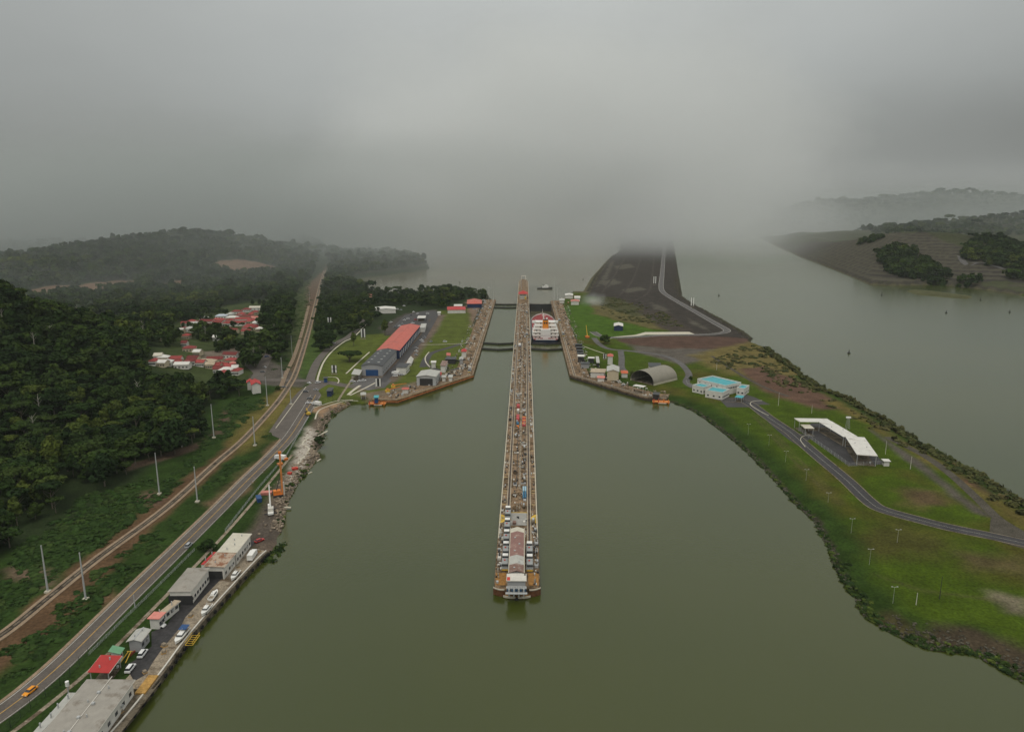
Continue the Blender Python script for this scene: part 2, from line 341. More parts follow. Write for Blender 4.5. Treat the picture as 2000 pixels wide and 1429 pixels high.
# land cut for the works by the shore
paint([(480,1062),(508,1000),(540,950),(575,895),(600,840),(628,798),(690,785),(700,792),(640,850),(640,900),(600,930),(570,1010),(556,1050),(520,1090)], (.13, .10, .075), 3, amp=2)
paint([(572,900),(592,850),(602,830),(618,845),(610,880),(598,915),(575,950),(560,940)], (.40, .36, .30), 3, amp=4, sc=5)
paint([(480,1062),(500,1010),(525,985),(552,1000),(553,1050),(520,1060)], (.085, .07, .056), 3)
paint([(605,800),(650,787),(688,785),(670,800),(650,800),(632,815)], (.26, .17, .10), 2)
# lawns around the left buildings
LAWN = (.080, .100, .018)
paint([(600,790),(608,745),(640,690),(700,655),(760,650),(830,610),(940,600),(958,612),(930,740),(780,785),(690,786)], LAWN, 5, amp=3)
paint([(600,640),(650,625),(660,660),(620,720),(590,740),(575,735)], (.05, .08, .018), 4)
paint([(575,560),(608,545),(612,600),(590,690),(560,720),(575,640)], (.05,.065,.022), 5)
paint([(598,560),(640,520),(625,560),(608,640),(575,745),(560,742),(600,640)], (.11, .075, .05), 3, amp=3)
paint([(690,752),(735,690),(758,682),(800,640),(850,612),(870,615),(850,650),(812,700),(775,745),(700,768)], (.13, .10, .075), 3, amp=2)
paint([(700,770),(760,760),(850,735),(925,705),(945,650),(960,600),(968,592),(944,672),(924,738),(780,786),(727,786)], (.16, .125, .085), 3, amp=2)
paint([(740,640),(790,612),(850,605),(860,612),(830,622),(790,650),(755,655)], (.07, .062, .052), 3)
paint([(910,590),(960,586),(955,640),(925,660),(915,610)], (.17, .12, .085), 3)
# town
paint([(300,735),(330,640),(420,600),(530,585),(560,640),(545,720),(500,745),(400,750)], (.045, .06, .02), 8)
paint([(400,690),(500,672),(520,700),(400,712)], (.16,.13,.1), 3)
paint([(490,738),(512,702),(535,705),(600,748),(590,756),(520,752)], (.085, .075, .062), 3)
# right land
LR = (.050, .096, .009)
paint([(1088,600),(1155,590),(1180,620),(1260,640),(1300,655),(1240,660),(1150,662),(1100,660)], LR, 4, amp=3)
paint([(1150,585),(1180,582),(1250,600),(1320,630),(1345,650),(1270,640),(1210,628),(1160,612)], (.105, .09, .034), 4, amp=8)
paint([(1160,575),(1215,578),(1280,592),(1290,612),(1240,618),(1180,600)], (.06,.06,.026), 4, amp=6)
EMB = (.042, .036, .030)
paint([(1145,579),(1166,540),(1196,500),(1210,450),(1320,450),(1326,540),(1332,578),(1470,660),(1464,670),(1370,676),(1280,615),(1200,580)], EMB, 4, amp=3)
for q_ in ([(1170,550),(1200,545),(1215,552),(1185,560)], [(1215,565),(1250,560),(1262,566),(1225,572)], [(1200,520),(1230,515),(1240,522),(1205,527)], [(1165,560),(1175,545),(1195,510),(1200,508),(1185,545)], [(1270,590),(1300,600),(1310,612),(1280,604)], [(1340,618),(1380,640),(1390,648),(1350,632)]): paint(q_, (.085, .078, .06), 3, amp=5)
paint([(1240,604),(1300,608),(1360,650),(1420,662),(1350,662),(1290,640)], (.055, .045, .036), 4, amp=3)
paint([(1200,662),(1290,655),(1420,658),(1470,662),(1460,672),(1400,684),(1300,682),(1225,672)], (.085, .052, .038), 3, amp=3)
paint([(1225,672),(1300,680),(1420,682),(1390,700),(1330,712),(1250,690)], (.10, .088, .072), 4, amp=4)
paint([(1350,695),(1460,668),(1500,683),(1522,700),(1612,763),(1560,770),(1470,745),(1400,722)], (.13, .105, .036), 6, amp=8)
paint([(1440,720),(1490,715),(1560,745),(1640,780),(1670,800),(1600,800),(1520,775),(1470,750)], (.105, .062, .042), 4, amp=6)
paint([(1600,780),(1660,780),(1800,867),(2000,983),(2100,1040),(2000,1020),(1820,905),(1700,830)], (.12, .095, .028), 5, amp=8)
paint([(1870,925),(1940,955),(2010,992),(1990,985),(1930,965),(1880,940)], (.10,.055,.035), 3, amp=3)
paint([(1750,960),(1830,955),(1880,985),(1800,995),(1750,985)], (.09, .075, .025), 5, amp=8)
paint([(1630,1040),(1760,1025),(1850,1060),(1780,1100),(1700,1090)], (.056, .056, .012), 8, amp=10)
paint([(1770,955),(1820,958),(1840,985),(1795,988)], (.085, .06, .03), 4, amp=6)
paint([(1870,1080),(2000,1090),(2000,1120),(1900,1110)], (.08, .066, .026), 5, amp=6)
paint([(1940,1160),(2010,1165),(2010,1205),(1965,1195)], (.15, .13, .085), 3, amp=6)
paint([(1700,840),(1750,870),(1830,925),(1880,970),(1940,1010),(1900,1000),(1840,950),(1760,890)], (.085, .075, .06), 2, amp=2)
for q_ in ([(1470,812),(1475,812),(1560,905),(1640,985),(1636,986),(1555,908)], [(1478,808),(1482,808),(1570,903),(1650,982),(1646,984),(1566,905)], [(1700,1120),(1704,1118),(1800,1150),(1950,1170),(1948,1174),(1798,1155)], [(1380,775),(1384,774),(1440,830),(1437,832)]): paint(q_, (.078, .070, .028), 1, amp=1, strength=.6)
# bank strip and dark soil at the water of the right land
dr = sdf(P[ok], RIGHT); dR = np.full(len(P), -1e3); dR[ok] = dr
bk = ok & rt & (y < 640) & (dR < 30) & (dR > -5); ab = np.clip((15+nz2[bk]*7-dR[bk])/10, 0, 1)[:, None]; C[bk] = C[bk]*(1-ab)+np.array([.022, .042, .0065])*(.8+.6*nz2[bk])[:, None]*ab
bk = ok & rt & (dR < 1.6+nz2*2.2) & (dR > -5); C[bk] = (.04, .038, .022)
paint([(1820,1215),(1900,1225),(2000,1262),(2200,1330),(2200,1420),(2000,1335),(1900,1280),(1800,1264),(1770,1245)], (.055, .042, .026), 3, amp=5)
paint([(1690,1195),(1740,1195),(1800,1235),(1830,1268),(1760,1250),(1700,1215)], (.06, .052, .022), 3, amp=5)
# terraced cut beyond the channel
zz = Z
db = np.full(len(P), -1e3); db[ok] = sdf(P[ok], BANK)
tm = ok & (db > 0); sl = np.clip(fbm(x/60, y/60, 3, 77), 0, 1)
C[tm] = np.array([.046, .050, .024])*(.7+.6*sl[tm])[:, None]
C[tm & (x < 900) & (y > 1900)] = (.045, .04, .03)
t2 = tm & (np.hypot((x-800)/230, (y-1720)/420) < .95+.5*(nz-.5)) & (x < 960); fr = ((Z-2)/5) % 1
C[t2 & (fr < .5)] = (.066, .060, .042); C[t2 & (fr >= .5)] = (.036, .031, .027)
C[tm & (db < 8)] = (.05, .045, .035)
dl = np.full(len(P), -1e3); dl[ok] = sdf(P[ok], LEFT)
C[ok & (dl > 0) & (y > 900) & (dl < 6)] = (.05, .05, .03)
dI = np.full(len(P), -1e3); dI[ok] = sdf(P[ok], ISLE); C[dI > -20] = (.075, .076, .035)
BARE = ((-585, 1570, 70, 75), (-735, 1300, 48, 70), (-800, 1230, 30, 60), (-640, 1330, 22, 50))
for (cx, cy, rx, ry) in BARE:
    m = ok & (((x-cx)/rx)**2+((y-cy)/ry)**2 < .6+.8*nz); C[m] = (.15, .095, .06)
# mesh
ny, nx = XX.shape
keep = ok.reshape(ny, nx); Zg = Z.reshape(ny, nx)
wet = np.where(YY > 1080, -10.5, -2.5) > Zg
q = keep[:-1, :-1] & keep[1:, 1:] & keep[:-1, 1:] & keep[1:, :-1] & ~(wet[:-1, :-1] & wet[1:, 1:] & wet[:-1, 1:] & wet[1:, :-1])
jj, ii = np.nonzero(q); a = jj*nx+ii; quads = np.stack([a, a+1, a+nx+1, a+nx], 1)
used = np.zeros(len(P), bool); used[quads.ravel()] = True; remap = np.cumsum(used)-1
quads = remap[quads]; V3 = np.stack([x, y, Z], 1)[used]; C3 = C[used]
def np_mesh(name, V, Q, mat_, attrs=None, smooth=True):
    me = bpy.data.meshes.new(name); me.vertices.add(len(V)); me.vertices.foreach_set('co', V.astype(np.float32).ravel())
    k_ = Q.shape[1]; me.loops.add(Q.size); me.loops.foreach_set('vertex_index', Q.astype(np.int32).ravel())
    me.polygons.add(len(Q)); me.polygons.foreach_set('loop_start', np.arange(0, Q.size, k_, dtype=np.int32)); me.polygons.foreach_set('loop_total', np.full(len(Q), k_, np.int32))
    me.update(calc_edges=True)
    if smooth: me.polygons.foreach_set('use_smooth', np.ones(len(Q), bool))
    me.materials.append(mat_)
    return me
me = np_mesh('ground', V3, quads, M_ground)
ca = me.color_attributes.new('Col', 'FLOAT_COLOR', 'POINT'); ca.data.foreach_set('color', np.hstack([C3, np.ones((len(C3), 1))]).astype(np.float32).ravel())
go = bpy.data.objects.new('ground', me); COL.objects.link(go); go['kind'] = 'structure'
print('TERRAIN', len(V3), len(quads))
# ---------------------------------------------------------------- water
def water_mat(name, c):
    m = bpy.data.materials.new(name); m.use_nodes = True; t = m.node_tree; n = t.nodes; l = t.links; b = n['Principled BSDF']
    b.inputs['Roughness'].default_value = .16; b.inputs['IOR'].default_value = 1.33; b.inputs['Specular IOR Level'].default_value = .72
    tcn = n.new('ShaderNodeTexCoord'); n1_ = n.new('ShaderNodeTexNoise'); n1_.inputs['Scale'].default_value = .004; n1_.inputs['Detail'].default_value = 4; l.new(tcn.outputs['Object'], n1_.inputs['Vector'])
    r = n.new('ShaderNodeValToRGB'); l.new(n1_.outputs[0], r.inputs[0]); e = r.color_ramp.elements
    e[0].position = .35; e[0].color = (c[0]*.84, c[1]*.9, c[2]*.9, 1); e[1].position = .65; e[1].color = (c[0]*1.12, c[1]*1.06, c[2]*1.08, 1); l.new(r.outputs[0], b.inputs['Base Color'])
    n2 = n.new('ShaderNodeTexNoise'); n2.inputs['Scale'].default_value = .55; n2.inputs['Detail'].default_value = 5; n2.inputs['Roughness'].default_value = .6; l.new(tcn.outputs['Object'], n2.inputs['Vector'])
    bp = n.new('ShaderNodeBump'); bp.inputs['Strength'].default_value = .6; bp.inputs['Distance'].default_value = .10; l.new(n2.outputs[0], bp.inputs['Height']); l.new(bp.outputs[0], b.inputs['Normal'])
    return m
M_water = water_mat('canal_water', (.046, .057, .009)); M_lake = water_mat('lake_water', (.12, .108, .06))
YG1 = W(970, 667).y; YG2 = W(970, 678).y; YF1 = W(980, 592).y; YF2 = W(980, 598).y
mb = MB(); P_ = lambda p: (p[0], p[1], 0)
em = [tuple(W(a_, b_, 0)[:2]) for a_, b_ in ((1180,760),(1400,700),(1440,664),(1400,645),(1345,612),(1306,582),(1297,540),(1294,480))]
pts = [(-1200, 60), (1500, 60), (6000, 900), (9000, 5000), (9000, 9500), (1500, 9500)]+em[::-1]+[(45, 665), (44.5, YG1-1), (0, YG1-1), (0, YF1), (-47, YF1), (-50, 640), (-500, 640), (-1200, 300)]
mb.add([P_(p) for p in pts], [tuple(range(len(pts)))]); mb.build('canal_water', M_water)['kind'] = 'structure'
mb = MB(); mb.add([(-6000, 700, -9.4), (3000, 700, -9.4), (3000, 9800, -9.4), (-6000, 9800, -9.4)], [(0, 1, 2, 3)]); mb.build('lake_water', M_lake)['kind'] = 'structure'
# ---------------------------------------------------------------- air
def volmat(name, dens, col, an=.0):
    m = bpy.data.materials.new(name); m.use_nodes = True; n = m.node_tree.nodes; n.clear()
    pv = n.new('ShaderNodeVolumePrincipled'); pv.inputs['Density'].default_value = dens; pv.inputs['Color'].default_value = (*col, 1); pv.inputs['Anisotropy'].default_value = an
    o = n.new('ShaderNodeOutputMaterial'); m.node_tree.links.new(pv.outputs[0], o.inputs['Volume']); return m
mb = MB(); mb.box((0, 4930, 110), (20000, 10300, 260)); mb.build('haze', volmat('haze', .00004, (.72, .76, .74)))['kind'] = 'stuff'
def fogmat(dens, col):
    m = volmat('fog', dens, col); t = m.node_tree; n = t.nodes; l = t.links; pv = [q for q in n if q.type == 'PRINCIPLED_VOLUME'][0]
    def mth(op, a, b=None, clamp=False):
        k_ = n.new('ShaderNodeMath'); k_.operation = op; k_.use_clamp = clamp
        for i, v in enumerate((a, b)):
            if v is None: continue
            if isinstance(v, (int, float)): k_.inputs[i].default_value = v
            else: l.new(v, k_.inputs[i])
        return k_.outputs[0]
    tcn = n.new('ShaderNodeTexCoord'); ln = n.new('ShaderNodeVectorMath'); ln.operation = 'LENGTH'; l.new(tcn.outputs['Object'], ln.inputs[0])
    nn = n.new('ShaderNodeTexNoise'); nn.inputs['Scale'].default_value = 2.2; nn.inputs['Detail'].default_value = 3; l.new(tcn.outputs['Object'], nn.inputs['Vector'])
    r = mth('SUBTRACT', 1.0, mth('ADD', ln.outputs['Value'], mth('MULTIPLY', mth('SUBTRACT', nn.outputs[0], .47), .85)), True)
    l.new(mth('MULTIPLY', mth('POWER', r, 1.5), dens), pv.inputs['Density']); return m
def fogblob(c, r, mm):
    bm = bmesh.new(); bmesh.ops.create_icosphere(bm, subdivisions=4, radius=1.02)
    me = bpy.data.meshes.new('fog_bank'); bm.to_mesh(me); bm.free(); o = bpy.data.objects.new('fog_bank', me); COL.objects.link(o)
    o.location = c; o.scale = r; me.materials.append(mm); return o
for c, r, d_ in (((150, 3850, 40), (1400, 2350, 1050), .0072), ((350, 4700, 40), (2100, 2300, 1000), .0042), ((-1900, 5000, 40), (2400, 2100, 480), .0024), ((-1300, 2850, 10), (2300, 2200, 430), .0052), ((1900, 3500, 40), (1800, 2100, 240), .0020)):
    tag(fogblob(c, r, fogmat(d_, (.925, .94, .93) if abs(c[0]) < 600 else (.60, .635, .62))), kind='stuff')
# ---------------------------------------------------------------- flat sheets, roads, rails
def smooth(pts, n=6):
    out = []; m = len(pts)
    for i in range(m-1):
        p0, p1, p2, p3 = [Vector(pts[max(0, min(m-1, i+k_))]) for k_ in (-1, 0, 1, 2)]
        for j in range(n):
            t = j/n; out.append(.5*((2*p1)+(p2-p0)*t+(2*p0-5*p1+4*p2-p3)*t*t+(3*p1-p0-3*p2+p3)*t**3))
    out.append(Vector(pts[-1])); return out
def wline(px, n=6): return smooth([W(a_, b_, 0).to_2d() for a_, b_ in px], n)
def offset(line, o):
    r = []
    for i, p in enumerate(line):
        d = (line[min(i+1, len(line)-1)]-line[max(i-1, 0)]).normalized(); oo = o(i/(len(line)-1)) if callable(o) else o
        r.append(Vector((p.x-d.y*oo, p.y+d.x*oo)))
    return r
def strip(name, la, lb, z, m, thick=0, kind='structure', zf=None):
    mb = MB(); n = len(la); zz_ = [(zf(p) if zf else 0)+z for p in la]
    if thick:
        vs = []
        for i in range(n):
            for p in (la[i], lb[i]): vs += [(p.x, p.y, zz_[i]-thick), (p.x, p.y, zz_[i])]
        fs = []
        for i in range(n-1):
            a, b = i*4, i*4+4; fs += [(a+1, a+3, b+3, b+1), (a, a+1, b+1, b), (a+3, a+2, b+2, b+3)]
        fs += [(0, 2, 3, 1), ((n-1)*4+1, (n-1)*4+3, (n-1)*4+2, (n-1)*4)]; mb.add(vs, fs)
    else:
        vs = [(p.x, p.y, zz_[i]) for i, p in enumerate(la)]+[(p.x, p.y, zz_[i]) for i, p in enumerate(lb)]
        mb.add(vs, [(i, i+1, n+i+1, n+i) for i in range(n-1)])
    o = mb.build(name, m)
    if kind: o['kind'] = kind
    return o
def ribbon(name, line, w_, z, m, o=0, **k_):
    f = (lambda s_: (lambda t: (o(t) if callable(o) else o)+s_*(w_(t) if callable(w_) else w_)/2))
    return strip(name, offset(line, f(1)), offset(line, f(-1)), z, m, **k_)
def dashes(name, line, w_, z, m, on, off, o=0):
    l2 = offset(line, o) if o else line; mb = MB(); acc = 0
    for i in range(len(l2)-1):
        a, b = l2[i], l2[i+1]; L = (b-a).length; t = 0
        while t < L:
            ph = acc % (on+off); stp = min((on if ph < on else on+off)-ph, L-t)
            if ph < on and stp > .05:
                p = a+(b-a)*(t/L); q_ = a+(b-a)*((t+stp)/L); d = (b-a).normalized()*w_/2; nn = Vector((-d.y, d.x))
                mb.add([(p.x+nn.x, p.y+nn.y, z), (p.x-nn.x, p.y-nn.y, z), (q_.x-nn.x, q_.y-nn.y, z), (q_.x+nn.x, q_.y+nn.y, z)], [(0, 1, 2, 3)])
            t += stp+1e-4; acc += stp+1e-4
    mb.build(name, m)['kind'] = 'structure'
def sheet(name, px, z, m, kind='structure', world=False):
    p = [tuple(v) for v in px] if world else [tuple(W(a_, b_, G)[:2]) for a_, b_ in px]
    mb = MB(); mb.prism(p, z-.3, z); o = mb.build(name, m)
    if kind: o['kind'] = kind
    return o
Z1 = G+.06
# main road along the left shore
ROAD = wline([(-130,1500),(10,1402),(75,1351),(144,1288),(246,1185),(344,1088),(428,1004),(482,948),(536,894),(570,855),(600,806),(617,777)])
ribbon('road', ROAD, 8.4, Z1, M_road); dashes('road_marking', ROAD, .28, Z1+.01, M_yline, 900, 1)
ribbon('road_marking', ROAD, .22, Z1+.01, M_line, 3.7); ribbon('road_marking', ROAD, .16, Z1+.01, M_line, -3.7)
ribbon('road_shoulder', ROAD, 1.3, Z1-.034, M_ball, 4.9); ribbon('footpath', wline([(-100,1520),(45,1420),(190,1300),(300,1190),(395,1092),(465,1015),(520,950),(565,895)]), 1.6, Z1-.01, M_conc, -2.0)
ribbon('road', wline([(560,850),(590,800),(612,770),(640,752)]), 15, Z1-.012, M_road, 4)
sheet('road_lay_by', [(528,838),(568,818),(590,790),(608,762),(618,757),(628,772),(603,815),(560,862),(532,850)], Z1-.02, M_road)
ribbon('kerb', wline([(539,843),(568,803),(598,761)]), .5, G+.2, M_pale, thick=.4)
for pl in ([(640,848),(622,858),(603,862),(591,874),(604,883),(598,896),(587,906),(578,925)], [(700,789),(675,789),(640,800),(622,809),(616,825)], [(690,787),(658,789),(612,803)]): ribbon('footpath', wline(pl, 3), 1.1, G+.12, M_pale)
l3 = [WT(a_, b_) for a_, b_ in ((2030,538),(1985,530),(1950,522),(1915,513),(1890,502),(1876,492))]
l3 = smooth([Vector((v.x, v.y)) for v in l3]); strip('road', offset(l3, 6), offset(l3, -6), .9, M_grv, zf=lambda p: TZ(p.x, p.y))
J = wline([(470,752),(512,747),(560,748),(600,749),(640,752),(672,758),(700,762)])
ribbon('road', J, 9, Z1-.006, M_road)
ribbon('road', wline([(500,745),(508,732),(517,712),(528,695),(532,680)]), 10, Z1-.008, M_road)
ribbon('road', wline([(455,700),(490,722),(512,745)]), 6, Z1-.014, M_road)
UP = wline([(606,750),(609,738),(620,712),(638,690),(661,672),(682,661),(705,638),(715,625)])
ribbon('road', UP, 7.5, Z1-.01, M_road); ribbon('footpath', UP, 1.6, Z1, M_pale, -6)
ribbon('footpath', wline([(660,790),(668,776),(684,752),(690,740)]), 1.8, Z1, M_conc); ribbon('footpath', wline([(680,777),(690,768),(704,758)]), 2.6, Z1, M_pale); ribbon('footpath', wline([(684,778),(700,770),(716,762),(735,752)]), 1.6, Z1, M_pale)
ribbon('footpath', wline([(634,742),(655,742),(662,748),(660,754)]), 1.0, Z1, M_pale)
LKR = wline([(700,770),(740,765),(752,748),(772,722),(790,700),(810,676),(835,650),(842,630),(850,618),(870,611)])
ribbon('road', wline([(745,752),(762,735),(790,705),(806,685),(826,662),(842,636),(852,618)]), 7.5, Z1, M_black2)
ribbon('road', wline([(825,722),(832,705),(846,693),(872,685),(900,676)]), 6, Z1, M_black2)
ribbon('road', wline([(838,700),(833,714),(842,722),(858,727),(885,727),(905,722)]), 5, Z1-.01, M_black2); ribbon('footpath', wline([(838,692),(831,702),(832,712),(840,722)]), 1.1, Z1+.01, M_pale)
ribbon('footpath', wline([(823,677.5),(860,677),(905,675),(920,674)]), 1.3, Z1+.01, M_pale)
ribbon('footpath', wline([(676,735),(700,712),(722,692)]), 1.4, Z1, M_pale)
sheet('parking_lot', [(765,640),(790,616),(822,608),(850,606),(858,614),(838,624),(836,636),(790,640)], Z1-.015, M_black2)
sheet('loading_yard', [(684,752),(703,738),(750,737),(765,742),(752,757),(720,762)], Z1-.015, M_grv)
# railway
RL = wline([(-160,1352),(0,1256.5),(99,1177),(195,1099),(327,1000),(420,915),(480,862),(540,795),(566,757),(578,733),(592,690),(606,640),(618,590),(628,550),(640,515),(650,490)], 8)
def rz_(p): return 0
ribbon('ballast_bed', RL, 5.2, G+.28, M_ball, thick=.6)
rt_ = thing('railway_track', 'twin steel rails on pale ballast along the forest edge', 'railway track')
for s_ in (-.75, .75):
    o = ribbon('rail', RL, .22, G+.52, M_rail, s_, thick=.18, kind=None); o.parent = rt_
o = ribbon('sleeper_bed', RL, 2.3, G+.335, M_concd, 0, kind=None); o.parent = rt_
sp = wline([(560,765),(572,730),(585,700),(598,655),(610,600)]); ribbon('ballast_bed', sp, 3.4, G+.25, M_ball, 5, thick=.5)
rt2 = thing('railway_track', 'siding track beside the main line past the road crossing', 'railway track')
for s_ in (-.75, .75):
    o = ribbon('rail', sp, .2, G+.45, M_rail, 5+s_, thick=.16, kind=None); o.parent = rt2
# right side roads
RR = wline([(1395,782),(1421,788),(1452,790),(1468,797),(1501,822),(1542,850),(1562,868),(1602,903),(1652.6,946),(1693,985),(1723,1004),(1800,1026),(1860,1041),(1937,1057),(2040,1080),(2200,1120)])
ribbon('road', RR, 8.0, Z1, M_black); dashes('road_marking', RR, .14, Z1+.012, M_line, 600, 1)
for s_ in (1, -1): ribbon('kerb', RR, .3, G+.16, M_conc, s_*4.2, thick=.5)
sheet('road_apron', [(1498,822),(1550,838),(1560,846),(1590,852),(1575,862),(1562,872),(1540,858),(1520,842)], Z1-.012, M_black)
sheet('car_park', [(1400,775),(1436,776),(1450,768),(1475,776),(1505,790),(1486,790),(1470,795),(1420,795)], Z1-.012, M_black2)
ribbon('kerb', wline([(1488,788),(1470,790),(1465,796),(1478,806),(1501,818)]), .5, G+.16, M_pale, thick=.5)
ribbon('kerb', wline([(1590,858),(1570,858),(1563,866),(1572,880)]), .4, G+.16, M_pale, thick=.5)
ribbon('dirt_road', wline([(2040,1075),(1960,1030),(1930,1005),(1900,975),(1850,930),(1800,895),(1730,860)]), 5, Z1-.02, M_track)
sheet('road_apron', [(1932,1046),(1935,1012),(1952,1010),(2040,1062),(2040,1082),(1960,1060)], Z1-.018, M_track)
DK = wline([(1158,652),(1175,661),(1210,663.5),(1290,659),(1374,657.5),(1405,655),(1419,651),(1416,646),(1395,634),(1342,603),(1308,583),(1294,572),(1291,560),(1293,540),(1295,515),(1297,488),(1298,465)])
ribbon('road', DK, 8.5, Z1, M_grv); ribbon('road_marking', DK, .35, Z1+.012, M_line, 4.1); ribbon('road_marking', DK, .35, Z1+.012, M_line, -4.1)
sheet('parking_slab', [(1172,660),(1240,654),(1260,648.5),(1346,648),(1358,653),(1262,653.5),(1240,657),(1180,662)], Z1-.02, M_pale)
ribbon('road', wline([(1160,664),(1170,676),(1190,686),(1230,690),(1290,698),(1325,712),(1345,735),(1340,752),(1360,764),(1400,772)]), 6, Z1-.014, M_grv)
ribbon('footpath', wline([(1138,680),(1165,690),(1180,695)]), 1.2, Z1, M_pale); ribbon('footpath', wline([(1212,690),(1214,705),(1214,722),(1222,732)]), 6, Z1-.016, M_grv)
ribbon('dirt_road', wline([(1390,700),(1420,720),(1460,745),(1500,765),(1540,780)]), 3.2, Z1-.02, M_track)
for q_ in ([(1175,575),(1195,548),(1215,515),(1228,490)], [(1210,580),(1235,550),(1250,510),(1258,480)], [(1240,590),(1268,570),(1275,530),(1278,490)], [(1180,560),(1220,556),(1260,560)]): ribbon('dirt_road', wline(q_), 4, Z1-.02, mat('stone_track', (.058, .05, .042), .95, .35, .12, sc2=.6))
# dark asphalt of the quay yard and the concrete apron
QE = wline([(100,1580),(237,1429),(318,1327),(366,1261),(429,1186),(500,1108),(523,1086)], 5)
QI = wline([(40,1560),(150,1445),(255,1330),(300,1275),(352,1210),(412,1140),(478,1078),(502,1060)], 5)
qo = strip('quay_apron', QE, QI, G+.04, M_conc, thick=3.5); 
sheet('asphalt_yard', [(245,1300),(262,1330),(284,1317),(300,1290),(318,1265),(352,1225),(362,1205),(400,1163),(444,1118),(500,1058),(484,1052),(448,1100),(410,1120),(395,1145),(345,1190),(325,1222),(296,1234),(296,1262),(262,1290)], G+.12, M_black)
sheet('concrete_pad', [(180,1392),(262,1345),(300,1345),(318,1325),(260,1400),(220,1450),(150,1450)], G+.11, M_concd)
qw = thing('quay_wall', 'long timber and concrete quay wall with tyre fenders beside the boat yard', 'quay wall')
strip('wall_face', offset(QE, -.55), offset(QE, .2), G+.12, M_concd, thick=6, kind=None).parent = qw
ribbon('edge_beam', QE, .5, G+.38, M_whitew, .6, thick=.3, kind=None).parent = qw
mbf = MB(); k_ = 0
for i in range(len(QE)-1):
    a, b = QE[i], QE[i+1]; L = (b-a).length; n_ = max(1, int(L/4))
    for j in range(n_):
        p = a+(b-a)*(j/n_); d = (b-a).normalized(); q_ = p+Vector((d.y, -d.x))*.95
        mbf.tube((q_.x, q_.y, G-.9), (q_.x+d.y*.45, q_.y-d.x*.45, G-.9), .75, n=8); k_ += 1
of = mbf.build('fenders', M_tyre, qw); of['kind'] = 'stuff'
# ---------------------------------------------------------------- lock walls
YT = W(1012, 1150, G).y; YE = W(1022, 545, G).y; CW = 33.5; HW = 9.2
def wallbox(parent, pts, z0, z1, m, name): mb = MB(); mb.prism(pts, z0, z1); return mb.build(name, m, parent)
pier = thing('centre_pier', 'long narrow concrete centre pier dividing the two lock lanes', 'lock pier')
tip = [(-HW, YT+6), (-HW+.6, YT+1.5), (-HW+2.5, YT), (HW-2.5, YT), (HW-.6, YT+1.5), (HW, YT+6)]
wallbox(pier, tip+[(HW, YE-60), (6, YE), (-6, YE), (-HW, YE-60)], -14, G, M_deck, 'pier_body')
for s_ in (-1, 1):
    mb = MB()
    mb.box((s_*(HW-.35), (YT+YE)/2, G+.12), (.5, YE-YT-90, .22)); mb.build('edge_kerb', M_pale, pier)
    mb = MB(); mb.box((s_*5.9, (YT+40+YF1)/2, G+.04), (.25, YF1-YT-40, .10)); mb.box((s_*4.4, (YT+40+YF1)/2, G+.04), (.25, YF1-YT-40, .10)); mb.build('towing_track', M_pale, pier)
    mb = MB(); mb.box((s_*5.15, (YT+40+YF1)/2, G+.03), (.6, YF1-YT-40, .06)); mb.build('rack_rail', M_rail, pier)
mb = MB(); mb.box((0.3, (YT+100+YG1)/2, G+.05), (1.2, YG1-YT-110, .10)); mb.build('service_walk', M_conc, pier)
for s_ in (-1.4, 3.2):
    mb = MB(); mb.box((s_, (YT+100+YG1)/2, G+.04), (.4, YG1-YT-110, .08)); mb.build('cable_duct', M_dark, pier)
mb = MB()
for yb in (905, 925, 932, 958, 963, 880, 985): 
    yy = W(1000, yb, G).y
    for s_ in (-1, 1): mb.box((s_*7.7, yy, G+.07), (2.4, .55, .12))
mb.build('tie_beams', mat('tan_beam', (.5, .37, .17), .8, .2, .5), pier)['kind'] = 'stuff'
mb = MB()
for i in range(64):
    yy = YT+50+i*(YG2-YT-60)/64
    for s_ in (-1, 1): mb.box((s_*7.7, yy, G+.035), (2.6, .12, .06))
mb.build('deck_joints', M_rail, pier)['kind'] = 'stuff'
